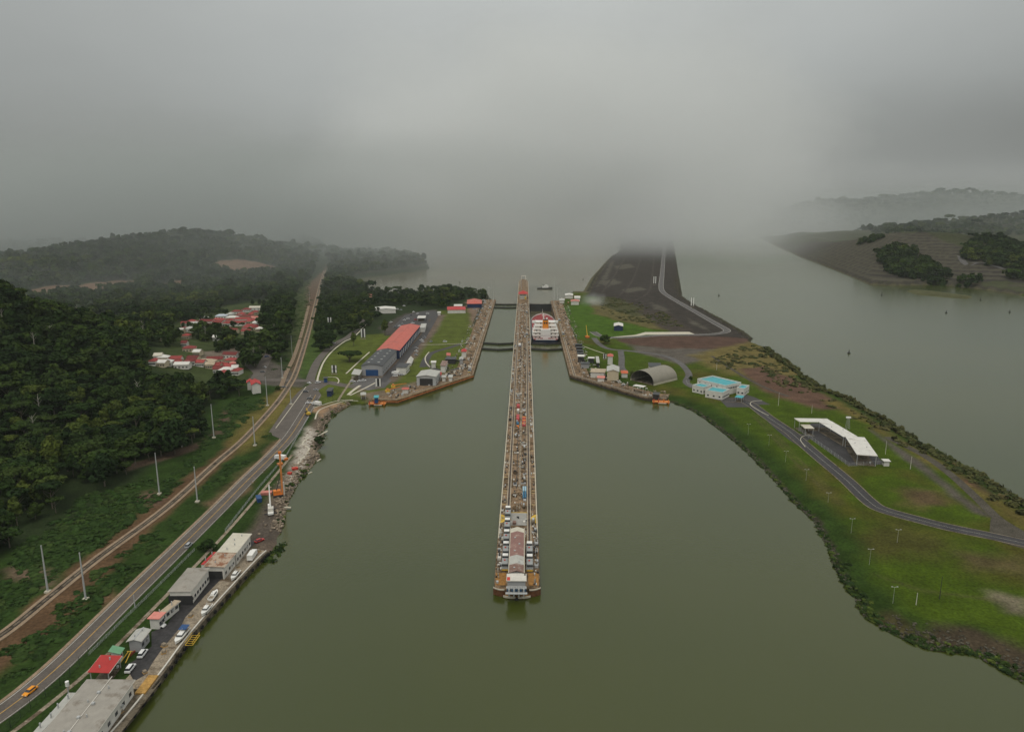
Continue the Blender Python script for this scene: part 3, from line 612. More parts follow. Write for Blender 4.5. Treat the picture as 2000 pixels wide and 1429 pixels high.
def sidewall(sx, far_px, wing, label, name='lock_wall'):
    t = thing(name, label, 'lock wall'); X0 = sx*(HW+CW)
    yc = W(1118.8, 738.4, 0).y; yf = W(*far_px, G).y
    w0 = [W(a_, b_, 0).to_2d() for a_, b_ in wing]
    inn = [(X0, yf), (X0, yc)]+[(p.x, p.y) for p in w0[1:]]
    line = [Vector(p) for p in inn]; back = offset(line, (lambda u: 17) if sx < 0 else (lambda u: -17))
    back = offset(line, -17 if sx < 0 else 17)
    # keep the strip on the land side
    if (back[0].x-X0)*sx < 0: back = offset(line, 17 if sx < 0 else -17)
    pts = [tuple(p) for p in line]+[tuple(p) for p in back[::-1]]
    wallbox(t, pts, -14, G+.03, M_deck, 'wall_body')
    sg = 1 if (offset(line, 1)[0].x-X0)*sx > 0 else -1
    l2 = smooth([p for p in line], 1)
    def rb(nm, w_, o_, z_, m_, th=0): r_ = ribbon(nm, line, w_, z_, m_, sg*o_, kind=None, thick=th); r_.parent = t
    rb('edge_kerb', .5, .5, G+.26, M_conc, .25); rb('towing_track', .3, 3.3, G+.1, M_pale); rb('towing_track', .3, 5.0, G+.1, M_pale); rb('rack_rail', .6, 4.15, G+.08, M_rail)
    rb('return_track', .3, 11.4, G+.1, M_conc); rb('return_track', .3, 12.9, G+.1, M_conc); rb('timber_fender', .35, -.2, -.1, M_dark, .8)
    wl_ = line[1:]; wz_ = lambda nm, w_, o_, z_, m_, th: setattr(ribbon(nm, wl_, w_, z_, m_, sg*o_, kind=None, thick=th), 'parent', t)
    wz_('wing_fender', .35, -.5, 1.6, M_org if sx < 0 else M_dark, .3); wz_('wing_kerb', .4, 1.3, G+.3, mat('ochre_kerb', (.42, .26, .09), .8, .3, .5) if sx < 0 else M_concd, .25); wz_('wing_fender', .3, -.45, .6, M_dirt if sx < 0 else M_dark, .5)
    return t
LW = sidewall(-1, (965, 585), [(924,738),(776.6,787.6),(726,786.6)], 'left lock wall with orange edged wing reaching the blue hut', )
RW = sidewall(1, (1082, 587), [(1118.8,738.4),(1258.5,781.5),(1300.5,785.5)], 'right lock wall with dark edged wing reaching the orange platform')
def fittings(parent, spots_, seed):
    r_ = random.Random(seed); sets = {m_: MB() for m_ in ('white', 'tan', 'dark', 'steel')}
    for x_, y_, big in spots_:
        m_ = r_.choice(['white', 'tan', 'dark', 'dark', 'steel', 'tan']); a, b, c = r_.uniform(.3, 1.0)*big, r_.uniform(.3, 1.8)*big, r_.uniform(.15, .9)*big; sets[m_].box((x_, y_, G+.05+c/2), (a, b, c), r_.choice([0, 0, 0, 1.57]))
        if r_.random() < .2: sets['steel'].tube((x_, y_, G), (x_, y_, G+r_.uniform(1.5, 4)), .06, n=4)
    for k2, m_ in (('white', M_whitew), ('tan', M_conc), ('dark', M_dark), ('steel', M_steel)):
        if sets[k2].f: sets[k2].build('deck_fittings', m_, parent)['kind'] = 'stuff'
rf_ = random.Random(5); sp_ = []
for i in range(620):
    y_ = YT+60+(YF1-YT-60)*rf_.random(); sp_.append((rf_.choice([rf_.gauss(-2.3, .7), rf_.gauss(2.5, .7), rf_.uniform(-8.3, -6.7), rf_.uniform(6.7, 8.3), rf_.gauss(0, .6)]), y_, 1))
for i in range(110): sp_.append((rf_.choice([-1, 1])*rf_.uniform(6.9, 8.5), YT+3+rf_.random()*60, .9))
for i in range(60): sp_.append((rf_.choice([-1, 1])*rf_.uniform(3.4, 3.9), YT+16+rf_.random()*50, .6))
fittings(pier, sp_, 3)
def wallspots(line, side, n_, lo, hi, seed):
    r_ = random.Random(seed); out = []
    for _ in range(n_):
        i = r_.randrange(len(line)-1); L_ = [(b-a).length for a, b in zip(line, line[1:])]; t = r_.random()*sum(L_); i = 0
        while t > L_[i] and i < len(L_)-1: t -= L_[i]; i += 1
        d = (line[i+1]-line[i]).normalized(); o_ = r_.uniform(lo, hi); p = line[i]+d*t; out.append((p.x+side*d.y*o_, p.y-side*d.x*o_, r_.uniform(.8, 1.6)))
    return out
for t_, sx, wing in ((LW, -1, [(924,738),(776.6,787.6),(726,786.6)]), (RW, 1, [(1118.8,738.4),(1258.5,781.5),(1300.5,785.5)])):
    ln_ = [Vector((sx*(HW+CW), YF1+10)), Vector((sx*(HW+CW), W(1118.8, 738.4, 0).y))]+[W(a_, b_, 0).to_2d() for a_, b_ in wing[1:]]
    s1 = [q_ for q_ in wallspots(ln_, -sx if False else 1, 330, 6.2, 22, 9+sx)]
    s1 = [q_ for q_ in wallspots(ln_, (1 if sx < 0 else -1), 360, 6.0, 24, 9+sx)]
    fittings(t_, s1, 20+sx)
# low floor of the drained right chamber is water level with the lake: already there. gates
def gate(x0, x1, y, z0, z1, label, sag=5.5, w_=1.6, walk=True):
    t = thing('lock_gate', label, 'lock gate', ((x0+x1)/2, y, 0)); h = (x1-x0)/2
    for s_ in (-1, 1):
        a = Vector((s_*h, 0)); b = Vector((s_*.04, -sag)); d = (b-a).normalized(); nn = Vector((-d.y, d.x))*w_/2
        mb = MB(); mb.prism([tuple(a+nn), tuple(b+nn), tuple(b-nn), tuple(a-nn)], z0, z1); lf = mb.build('gate_leaf', M_dark, t)
        mb = MB(); mb.prism([tuple(a+nn*1.3), tuple(b+nn*1.3), tuple(b+nn*.5), tuple(a+nn*.5)], z1+.003, z1+.18); mb.build('gate_walkway', M_concd, lf)
        mb = MB(); L = (b-a).length
        for k_ in range(9):
            p = a+d*(L*k_/8)+nn; mb.tube((p.x, p.y, z1), (p.x, p.y, z1+1.1), .06, n=4)
        p, q_ = a+nn, b+nn; mb.tube((p.x, p.y, z1+1.1), (q_.x, q_.y, z1+1.1), .06, n=4); mb.build('railing', M_dark, lf)
for side, x0, x1 in (('left', -HW-CW, -HW), ('right', HW, HW+CW)):
    gate(x0, x1, YG1, -12, 1.6, f'mitre gate closest to the ship stern across the {side} lane, farther of its near pair' if side == 'right' else 'farther mitre gate of the near pair across the empty left lane')
    gate(x0, x1, YG2, -12, 1.6, 'nearer mitre gate of the near pair across the left lane' if side == 'left' else 'nearer mitre gate just behind the ship across the right lane')
    gate(x0, x1, YF1, -14, 1.6, 'far mitre gate at the lake end of the left lane' if side == 'left' else 'tall dark mitre gate at the lake end beyond the ship', sag=3)
gate(-HW-CW, -HW, YF2, -14, 1.6, 'second far mitre gate of the left lane, just in front of the last', sag=3)
# ---------------------------------------------------------------- buildings
def quad(px, z):
    p = [W(a_, b_, z).to_2d() for a_, b_ in px]; u = ((p[1]-p[0])+(p[2]-p[3]))/2; v = ((p[3]-p[0])+(p[2]-p[1]))/2
    c = sum(p, Vector((0, 0)))/4; L, Wd = u.length, v.length; an = math.atan2(u.y, u.x); return c, an, L, Wd
def windows(mbs, L, Wd, h, n, parent, wh=1.3, ww=1.4, z=1.5, sides=(0, 1), m=None, name='window', nn=2):
    m = m or M_glass
    for sd_ in sides:
        cnt = n if sd_ in (0, 1) else nn; ln = L if sd_ in (0, 1) else Wd
        for i in range(cnt):
            t = (i+.5)/cnt*ln-ln/2; mb = MB()
            if sd_ == 0: mb.box((t, -Wd/2-.03, z+wh/2), (ww, .12, wh))
            elif sd_ == 1: mb.box((t, Wd/2+.03, z+wh/2), (ww, .12, wh))
            elif sd_ == 2: mb.box((-L/2-.03, t, z+wh/2), (.12, ww, wh))
            else: mb.box((L/2+.03, t, z+wh/2), (.12, ww, wh))
            mb.build(name, m, parent)
def building(name, label, px, h, roof='gable', rm='grey', wm=None, rise=1.2, over=.6, cat='building', nwin=4, door=None, open_sides=False, group=None, base=G, rect=None, wsides=(0, 1), wz=1.4, slots=0, wh=1.2, ww=1.4, nn=2):
    c, an, L, Wd = quad(px, base+h) if rect is None else rect
    t = thing(name, label, cat, (c.x, c.y, base), an, group); wm = wm or M_wall; rmm = RM[rm]
    hl, hw = L/2, Wd/2; il, iw = hl-over, hw-over
    if open_sides:
        for a in range(max(2, int(L/6)+1)):
            for s_ in (-1, 1):
                mb = MB(); mb.tube((-il+2*il*a/max(1, int(L/6)), s_*iw, 0), (-il+2*il*a/max(1, int(L/6)), s_*iw, h), .16, n=6); mb.build('post', M_steel, t)
        mb = MB(); mb.box((0, 0, .06), (L-1, Wd-1, .12)); mb.build('floor_slab', M_concd, t)
    else:
        mb = MB(); mb.box((0, 0, h/2), (2*il, 2*iw, h)); wall_ = mb.build('wall', wm, t)
        windows(None, 2*il, 2*iw, h, nwin, t, sides=wsides, z=wz, wh=wh, ww=ww, nn=nn)
        if door:
            sd_, dw, dh, dm = door; mb = MB()
            if sd_ == 2: mb.box((-il-.04, 0, dh/2), (.15, dw, dh))
            elif sd_ == 3: mb.box((il+.04, 0, dh/2), (.15, dw, dh))
            elif sd_ == 0: mb.box((0, -iw-.04, dh/2), (dw, .15, dh))
            else: mb.box((0, iw+.04, dh/2), (dw, .15, dh))
            mb.build('door', dm, t)  # a panel in dark steel paints the shade of an open front
    mb = MB(); e = .14
    if roof == 'flat': mb.box((0, 0, h+.12), (L, Wd, .22))
    elif roof == 'parapet':
        mb.box((0, 0, h+.05), (L, Wd, .1)); pm = MB()
        for s_ in (-1, 1): pm.box((0, s_*(hw-.15), h+.55), (L, .3, 1.0)); pm.box((s_*(hl-.15), 0, h+.55), (.3, Wd-.6, 1.0))
        pm.build('parapet', wm, t)
    elif roof == 'mono': mb.add([(-hl, -hw, h), (hl, -hw, h), (hl, hw, h+rise), (-hl, hw, h+rise), (-hl, -hw, h+e), (hl, -hw, h+e), (hl, hw, h+rise+e), (-hl, hw, h+rise+e)], [(3, 2, 1, 0), (4, 5, 6, 7), (0, 1, 5, 4), (1, 2, 6, 5), (2, 3, 7, 6), (3, 0, 4, 7)])
    elif roof == 'gable':
        vs = []
        for x_ in (-hl, hl): vs += [(x_, -hw, h), (x_, 0, h+rise), (x_, hw, h), (x_, hw, h+e), (x_, 0, h+rise+e), (x_, -hw, h+e)]
        mb.add(vs, [(0, 1, 4, 5), (1, 2, 3, 4), (7, 6, 11, 10), (8, 7, 10, 9), (5, 4, 10, 11), (4, 3, 9, 10), (6, 7, 1, 0), (7, 8, 2, 1), (0, 5, 11, 6), (3, 2, 8, 9)])
        if not open_sides:
            for x_ in (-il, il): gm = MB(); gm.add([(x_, -iw, h-.02), (x_, iw, h-.02), (x_, 0, h+rise*.93)], [(0, 1, 2)]); gm.build('gable_wall', wm, t)
        rg = MB(); rg.box((0, 0, h+rise+e+.05), (L, .35, .12)); ridge = rg
    elif roof == 'hip':
        k_ = min(hw, hl)*.9; vs = [(-hl, -hw, h), (hl, -hw, h), (hl, hw, h), (-hl, hw, h)]
        r0, r1 = ((-hl+k_, 0, h+rise), (hl-k_, 0, h+rise)) if L >= Wd else ((0, -hw+k_, h+rise), (0, hw-k_, h+rise))
        vs += [r0, r1]
        mb.add(vs, [(0, 1, 5, 4), (1, 2, 5), (2, 3, 4, 5), (3, 0, 4), (3, 2, 1, 0)] if L >= Wd else [(0, 1, 4), (1, 2, 5, 4), (2, 3, 5), (3, 0, 4, 5), (3, 2, 1, 0)])
    elif roof == 'arch':
        n = 10; vs = []
        for x_ in (-hl, hl):
            for i in range(n+1): u = i/n*2-1; vs.append((x_, u*hw, h+rise*(1-u*u)))
            for i in range(n, -1, -1): u = i/n*2-1; vs.append((x_, u*hw, h+rise*(1-u*u)+.18))
        m2 = 2*(n+1); mb.add(vs, [(i, i+1, m2+i+1, m2+i) for i in range(m2-1)]+[(m2-1, 0, m2, 2*m2-1)]+[tuple(range(m2))[::-1], tuple(range(m2, 2*m2))])
        if not open_sides:
            for x_ in (-il, il): gm = MB(); gm.add([(x_, (i/n*2-1)*iw, h+rise*.96*(1-(i/n*2-1)**2)) for i in range(n+1)], [tuple(range(n+1))]); gm.build('gable_wall', wm, t)
    ro = mb.build('roof', rmm, t)
    if roof == 'gable': ridge.build('ridge_cap', M_steel if rm.startswith('grey') else rmm, ro)
    if c.y < 470 and L > 7 and roof != 'hip':
        for i in range(2 if L < 14 else 4):
            vm_ = MB(); vm_.tube((-hl+L*(i+.6)/(2.2 if L < 14 else 4.3), hw*.2*((-1)**i), h), (-hl+L*(i+.6)/(2.2 if L < 14 else 4.3), hw*.2*((-1)**i), h+rise*.8+.9), .22, n=6); vm_.build('roof_vent', M_steel, t)
        for s_ in (-1, 1): gm_ = MB(); gm_.box((0, s_*(hw+.06), h+(rise if roof == 'mono' and s_ > 0 else 0)-.02), (L, .14, .16)); gm_.build('gutter', M_whitew, t)
        ac = MB(); ac.box((il*.4, -iw-.3, 2.2), (.9, .5, .7)); ac.build('air_conditioner', M_steel, t)
    for i in range(slots):
        for s_ in (-1, 1):
            sm = MB(); sx_ = -hl+L*(i+.7)/(slots+.4); sy_ = s_*hw*.45
            zz2 = h+e+rise*(1-.45)+.08 if roof == 'gable' else h+rise*(1-.2)+.26
            sm.box((sx_, sy_, zz2), (.9, 2.0, .1)); sm.build('skylight', M_white, ro)
    return t
BL = []
def Bd(*a, **k_): t = building(*a, **k_); BL.append((t.location.x, t.location.y)); return t
# quay buildings, near to far
BLD_WS = Bd('workshop', 'long weathered grey roofed workshop nearest the camera with parked car under its eave', [(75,1439),(170,1335),(264,1321),(168,1465)], 5, 'mono', 'grey', rise=.5, nwin=6, cat='workshop')
for a_, b_ in ((-4, 0), (2, .6), (8, -.5), (13, .4)): mb = MB(); mb.box((a_-6, b_, 5.75), (.8, .8, .6)); mb.build('roof_vent', M_steel, BLD_WS)
mb = MB(); mb.box((0, .3, 5.52), (30, .22, .1)); mb.build('roof_seam', M_whitew, BLD_WS)
Bd('shed', 'low grey lean-to roof at the back of the long quay workshop', [(60,1436),(134,1354),(152,1352),(80,1432)], 4, 'flat', 'grey2', nwin=1, cat='shed')
Bd('canopy', 'narrow pale canopy strip on the water side of the long workshop', [(160,1440),(210,1378),(216,1380),(172,1440)], 3.2, 'flat', 'cream', open_sides=True, over=.2, cat='canopy')
Bd('shed', 'bright red sheet roofed open shed between the workshop and the green roof', [(172,1315),(198,1281),(238,1281),(212,1315)], 4, 'mono', 'red', open_sides=True, rise=.6, cat='shed')
Bd('hut', 'small green roofed hut behind the red roofed shed', [(211,1278),(222,1266),(243,1265),(236,1278)], 3.6, 'mono', 'green', nwin=1, cat='hut')
Bd('hut', 'small white hut with pale grey roof beside the asphalt yard', [(248,1252),(266,1229),(296,1228),(274,1254)], 4.2, 'gable', 'grey2', rise=.7, nwin=2, cat='hut', wm=M_wallg)
Bd('bungalow', 'narrow white office with tan flat roof in the middle of the quay row', [(290,1210),(342,1173),(352,1172),(310,1208)], 3.6, 'flat', 'tan', nwin=5, cat='bungalow')
Bd('bungalow', 'short white cabin with pinkish roof beside the white off-road car', [(288,1208),(300,1195),(326,1195),(310,1210)], 4.2, 'flat', 'pink', nwin=2, cat='bungalow')
Bd('warehouse', 'grey hipped roof boat house with dark open front on the quay', [(324,1154),(371,1107),(406,1109),(376,1156)], 6, 'hip', 'grey', rise=1.6, nwin=7, cat='boat house', door=(2, 9, 4, M_dark))  # dark door panel is painted shade for the open front
Bd('warehouse', 'rusty roofed open half of the long shed at the far end of the quay', [(400,1103),(424,1080),(460,1079),(436,1112)], 5.5, 'mono', 'rust', rise=.3, nwin=3, cat='warehouse', door=(2, 6, 3.5, M_dark))  # the dark panel at the end paints the shade inside the open shed
Bd('warehouse', 'cream roofed half of the long shed at the far end of the quay', [(425,1079.5),(452,1045),(495,1039),(461,1079)], 5.7, 'mono', 'cream', rise=.3, nwin=6, cat='warehouse')
Bd('shed', 'thin dark red roofed lean-to along the back of the rusty shed', [(392,1102),(418,1078),(423,1078),(399,1103)], 3.4, 'flat', 'red', over=.1, nwin=0, cat='shed')
# buildings by the left lock wall
Bd('warehouse', 'very long salmon red roofed warehouse with white and blue side bays', [(735,684.7),(784,635),(820.7,636.7),(780.7,684)], 8.5, 'gable', 'redl', rise=2.2, nwin=14, cat='warehouse', wm=M_wallb, wsides=(0,), wz=.6, wh=5.2, ww=3.2)
for o in list(bpy.data.objects):
    if o.name.startswith('window') and o.parent and o.parent.get('label', '').startswith('very long salmon'): o.data.materials[0] = M_white
Bd('warehouse', 'dark arched roof warehouse with skylights and a big blue door', [(703,715),(738,684),(774.5,684.7),(748.5,715)], 8.8, 'arch', 'dark', rise=1.8, nwin=9, cat='warehouse', wm=M_wallg, door=(2, 11, 5.5, M_blue), wsides=(0,), slots=5, wz=2.2)
Bd('shed', 'pale lean-to roof on the left flank of the blue doored warehouse', [(684,733.5),(694,722.5),(706,722),(704,732)], 5, 'mono', 'grey2', rise=1, open_sides=True, cat='shed')
Bd('office_building', 'white flat roofed office with red doorway beside the grass strip', [(772,717),(781,709),(800.5,709.5),(794,718)], 6.5, 'flat', 'dark', nwin=4, cat='office')
Bd('tent', 'small white pointed tent behind the flat roofed white office', [(794,709),(799,700),(807,701),(803,710)], 2.5, 'hip', 'white', rise=3.2, nwin=0, cat='tent')
Bd('warehouse', 'grey gabled boat hangar with dark open front above the lock wing', [(815,734.5),(827,721),(857,727),(849,737.5)], 7.5, 'gable', 'grey2', rise=1.4, nwin=3, cat='hangar', door=(2, 11, 6, M_dark), wm=M_steel)  # no real door: dark panel painting the shaded inside of the hangar
Bd('booth', 'tiny red roofed booth touching the right side of the grey boat hangar', [(856,733),(858,727),(863,727),(862,733)], 4, 'hip', 'red', rise=.8, nwin=1, cat='booth')
Bd('bungalow', 'mint white hut with pale roof inside the loop road', [(841,708.5),(842,704.5),(852,704.5),(852,708.5)], 5, 'flat', 'white', nwin=3, cat='hut')
Bd('shed', 'brown roofed machinery shed left of the equipment yard', [(859,715),(864,705),(875,705),(870.5,715)], 6, 'mono', 'brown', rise=.6, nwin=2, cat='shed')
Bd('control_house', 'small white tower house with bright red hipped roof near the lock wall track', [(900,686.5),(902,682),(911.5,682),(911.5,687)], 6, 'hip', 'red', rise=1.6, nwin=2, cat='house')
Bd('booth', 'little salmon roofed kiosk at the top of the equipment yard', [(872,694.5),(872.5,689.5),(880,689.5),(879.5,695.5)], 4.5, 'mono', 'redl', rise=.6, nwin=1, cat='kiosk')
Bd('house', 'crimson hipped roof building on the lawn near the far trees', [(876,608),(880,599.5),(902,598),(907,602)], 5, 'hip', 'red', rise=2.2, nwin=6, cat='house')
Bd('house', 'large coral hipped roof building at the lake end of the left wall', [(911,594),(914,586),(939,585),(942,592.5)], 6, 'hip', 'redl', rise=3.4, nwin=7, cat='house', wm=M_wallb)
Bd('shed', 'white flat roofed shed between the crimson and the coral roofs', [(886,598),(887,594.5),(903,594),(903,597.5)], 5, 'flat', 'white', nwin=3, cat='shed')
Bd('house', 'pink roofed house alone by the lake shore among trees', [(705,580),(707,575),(725,575),(726,581)], 6, 'hip', 'pink', rise=2, nwin=4, cat='house')
Bd('warehouse', 'low white gabled hall at the foot of the dark lakeside trees', [(733,603),(736,599.5),(768,599.5),(774,606)], 5.5, 'gable', 'white', rise=1.4, nwin=6, cat='hall')
Bd('canopy', 'white flat canopy in the car park beyond the salmon warehouse', [(814,621.5),(817,617),(832,616.5),(831,621)], 4, 'flat', 'white', open_sides=True, cat='canopy')
Bd('bungalow', 'white flat office at the far end of the salmon roofed warehouse', [(820,640),(823,632),(833,632),(830,641)], 5, 'flat', 'grey2', nwin=3, cat='office')
Bd('hut', 'white cube hut on the grass left of the crimson roof', [(854,611),(854.5,608.5),(861,608.5),(861,611)], 3.5, 'flat', 'white', nwin=1, cat='hut')
Bd('gazebo', 'pale square gazebo on the lawn beside the diagonal footpaths', [(703,771),(705,766),(714,766),(716,771)], 3.6, 'hip', 'grey2', rise=.9, open_sides=True, cat='gazebo')
Bd('hut', 'turquoise blue roofed hut at the near corner of the left wall', [(729.5,777),(731,772),(740,772),(739.5,777)], 4.2, 'flat', 'teal', nwin=1, cat='hut', wm=M_blue)
Bd('booth', 'small blue roofed gate booth beside the rounded path', [(631,739),(632,736),(640,736),(640,739.5)], 3.6, 'flat', 'dark', nwin=1, cat='booth', wm=M_blue)
Bd('booth', 'red roofed hut with white lower wall on the grass above the wing', [(784.5,760),(786,756.5),(799,756.5),(798,761)], 3.6, 'hip', 'redl', rise=.9, nwin=2, cat='hut')
Bd('shed', 'low dark row shed with black roof in the equipment yard', [(868,702),(872,697),(892,697),(890,702)], 4.5, 'flat', 'dark', nwin=5, cat='shed', wm=M_dark)
Bd('shed', 'small grey gabled shed right of the dark row shed', [(896,702.5),(898,697.5),(905,697.5),(905,702.5)], 4.5, 'gable', 'grey2', rise=.9, nwin=1, cat='shed', wm=M_wallg)
Bd('shed', 'white open tool shed beside the angled wing of the left wall', [(862,737),(863,733),(872,732.5),(871,737)], 3.6, 'flat', 'grey2', nwin=2, cat='shed')
Bd('shed', 'second white store shed next to the open tool shed', [(875,737),(876,732),(885,732),(884,737)], 3.6, 'flat', 'grey2', nwin=2, cat='shed')
Bd('gatehouse', 'dark checkpoint building with grey roof beside the yellow kerb', [(636,764),(642,757),(652,757),(648,764)], 4.5, 'flat', 'dark', nwin=2, cat='gatehouse', wm=M_wallb)
Bd('house', 'lone two storey white house with bright red roof at the forest corner', [(489,751),(491,744),(504,744),(512,752)], 7.5, 'gable', 'red', rise=2, nwin=3, cat='house')
Bd('house', 'bright red gabled outbuilding left of the two storey white house', [(481,747),(482,743.5),(494,742.5),(495,748)], 6, 'gable', 'red', rise=1.6, nwin=2, cat='house')
# right side of the lock
Bd('office_building', 'white upper block with turquoise flat roof and parapet', [(1363.5,741),(1391,735.7),(1448.5,748.2),(1416,755.5)], 7, 'parapet', 'teal', nwin=9, over=.02, cat='office', wz=4.6, wsides=(0,1,2,3), nn=5)
Bd('office_wing', 'low turquoise roofed wing on the left front of the white block', [(1356,752.5),(1371,749),(1386,754),(1370,759)], 5, 'parapet', 'teal', over=.02, nwin=4, cat='office wing', wsides=(0,1,2,3), nn=3)
Bd('office_wing', 'low turquoise roofed wing at the right front corner of the white block', [(1381,763),(1394,755),(1423,763),(1408,769)], 5, 'parapet', 'teal', over=.02, nwin=6, cat='office wing', wsides=(0,1,2,3), nn=3)
Bd('office_wing', 'small white annex with teal roof at the rear right of the block', [(1438,758.5),(1449,752.5),(1463,754),(1455,761)], 5, 'parapet', 'teal', over=.02, nwin=3, cat='office wing', wsides=(0,1,2,3), nn=2)
Bd('pavilion', 'little turquoise roofed pavilion in the parking court', [(1434,775),(1440,771.5),(1454,772.5),(1450,777.5)], 3.6, 'hip', 'teal', rise=.8, open_sides=True, cat='pavilion')
Bd('house', 'white box house with black flat roof above the arched hangar', [(1266,716),(1267,708),(1289,709),(1294,716.5)], 6.5, 'flat', 'dark', nwin=4, cat='house', door=(0, 2.4, 3, M_red))
Bd('workshop', 'cream gabled workshop with royal blue door by the lock wing', [(1184,726),(1186,715),(1209,716),(1210.5,726)], 8, 'gable', 'grey2', rise=1.8, nwin=2, cat='workshop', wm=M_wallc)
Bd('kiosk', 'orange hipped roof kiosk right of the blue doored workshop', [(1212,729),(1213,723.5),(1225,723.5),(1228,729)], 4, 'hip', 'orange', rise=1, nwin=2, cat='kiosk')
Bd('control_house', 'slim white lookout with red roof beside the signal board panels', [(1185,696),(1187,691.5),(1197,691.5),(1199,696)], 8, 'hip', 'redl', rise=1.4, nwin=2, cat='lookout')
Bd('hut', 'navy walled hut with white gabled roof alone on the lawn', [(1197.5,637),(1200,631.5),(1216,631.5),(1218.5,637.5)], 5.5, 'gable', 'white', rise=1.4, nwin=3, cat='hut', wm=M_wallb)
Bd('office_building', 'white office with grey roof left of the blue doored workshop', [(1153,727.5),(1156,721),(1184,719),(1181,727)], 5, 'flat', 'tan', nwin=5, cat='office')
Bd('shed', 'long narrow grey roofed shed running away behind the lock yard', [(1164.5,708.5),(1163.5,696),(1169,696),(1172,709)], 4.5, 'flat', 'grey2', nwin=1, cat='shed', wm=M_dark)
Bd('shed', 'pale roofed bay shed left of the long narrow shed', [(1148,700),(1148.5,697),(1161,697),(1161.5,700)], 4.8, 'flat', 'white', nwin=3, cat='shed', wm=M_dark)
Bd('shed', 'white roofed black walled shed closest to the right lock track', [(1127.5,696.5),(1128.5,692.5),(1141,692.5),(1141.5,696.5)], 5, 'flat', 'white', nwin=3, cat='shed', wm=M_dark)
Bd('shed', 'black store with grey rim in the yard below the white roofed sheds', [(1133,710.5),(1134,707),(1152,707),(1152,711)], 4.2, 'flat', 'dark', nwin=4, cat='shed', wm=M_wallg)
for k_, (yy, lb) in enumerate(((671, 'upper'), (677, 'second'), (683, 'third'), (688, 'lowest'))):
    Bd('shed', f'{lb} of the four dark slatted racks stepping along the right lock track', [(1123+k_*1.4, yy+2), (1123+k_*1.4, yy), (1137+k_, yy), (1138+k_, yy+2.2)], 3.2, 'flat', 'dark', nwin=0, cat='storage rack', wm=M_dark)
Bd('canopy', 'bright white flat canopy in front of the arched hangar', [(1236,753),(1243,750.5),(1261,754),(1256,757)], 5, 'flat', 'white', open_sides=True, over=.3, cat='canopy')
Bd('shed', 'dark open equipment shelter at the end of the right wing', [(1274,770),(1278,765),(1289,767),(1287,772)], 3.5, 'flat', 'dark', nwin=1, cat='shed', wm=M_dark)
Bd('hut', 'red and white striped hut in the yard under the blue doored workshop', [(1167,739),(1168,735),(1181,733),(1180,738)], 3.2, 'flat', 'pink', nwin=1, cat='hut')
Bd('house', 'white roofed house at the lake end of the right wall', [(1103,577),(1104,573.5),(1119,573.5),(1120,577)], 5, 'gable', 'white', rise=1, nwin=3, cat='house')
Bd('house', 'white box house nearest the dark embankment by the lake', [(1121,582),(1122,578),(1133,578),(1134,582)], 5, 'flat', 'white', nwin=3, cat='house')
Bd('house', 'red striped roof house beyond the bright green lawn', [(1114,589),(1115,585.5),(1131,585.5),(1132,589)], 5, 'gable', 'pink', rise=1, nwin=3, cat='house')
Bd('shed', 'small white control cabin beside the far right gate', [(1092,587),(1093,583),(1103,583),(1103,587)], 4, 'flat', 'grey2', nwin=2, cat='cabin')
# white L-shaped sheds with a fenced black yard
sheet('fenced_yard', [(1560,838),(1585,826),(1622,826),(1715,892),(1727,906),(1658,909),(1590,862)], Z1+.02, M_black)
Bd('open_shed', 'head wing of the white L shaped shelter nearest the road gate', [(1562,827),(1552,818.3),(1613.6,817.3),(1625,823)], 6, 'mono', 'white', rise=.6, open_sides=True, cat='shelter')
Bd('open_shed', 'middle white roof of the L shaped shelter over the black yard', [(1607,826),(1625,822.7),(1674,853.6),(1637.5,851.6)], 6.2, 'mono', 'white', rise=.5, open_sides=True, cat='shelter')
Bd('open_shed', 'largest white slanted shelter roof at the near end of the black yard', [(1637.5,852.6),(1675,855),(1729,891),(1687,888)], 6.4, 'mono', 'white', rise=.5, open_sides=True, cat='shelter')
Bd('open_shed', 'small pale roof tucked inside the corner of the L shaped shelter', [(1573,837),(1562,829),(1582,829),(1590,837)], 4.4, 'flat', 'cream', open_sides=True, cat='shelter')
Bd('shed', 'tiny white roofed store at the very end of the shelter row', [(1726,901),(1721,896.5),(1735,896),(1740,901.5)], 3, 'flat', 'white', nwin=1, cat='store')
def fence(name, label, px, h=2.2, m=None, step=4):
    l_ = [W(a_, b_, G).to_2d() for a_, b_ in px]; t = thing(name, label, 'fence', (l_[0].x, l_[0].y, G)); o_ = l_[0]
    mb = MB(); ps = MB()
    for a, b in zip(l_, l_[1:]):
        a = a-o_; b = b-o_; L = (b-a).length; n_ = max(1, int(L/step))
        for i in range(n_+1): p = a+(b-a)*(i/n_); ps.tube((p.x, p.y, 0), (p.x, p.y, h), .07, n=5)
        for z_ in [h*k2/7+.1 for k2 in range(7)]: mb.tube((a.x, a.y, z_), (b.x, b.y, z_), .022, n=3)
        for i in range(int(L/.9)): p = a+(b-a)*(i*.9/L); mb.tube((p.x, p.y, .05), (p.x, p.y, h), .015, n=3)
    ps.build('fence_posts', m or M_steel, t); mb.build('wire_mesh', m or M_steel, t); return t
fence('fence', 'wire fence around the black yard of the white shelters', [(1562,842),(1592,864),(1658,911),(1728,906)], 2.6)
fence('fence', 'dark green mesh fence across the inlet head beside the orange platform', [(612,792),(622,784),(650,783),(690,784),(727,784)], 3.4, M_green, 3)
fence('fence', 'tall thin wire fence between the road and the quay yard', [(0,1440),(60,1383),(118,1338),(173,1280)], 3, M_green, 4)
fence('fence', 'low white fence along the yard above the red roofed shed', [(173,1280),(240,1213),(300,1155),(380,1075)], 1.4, M_steel, 5)
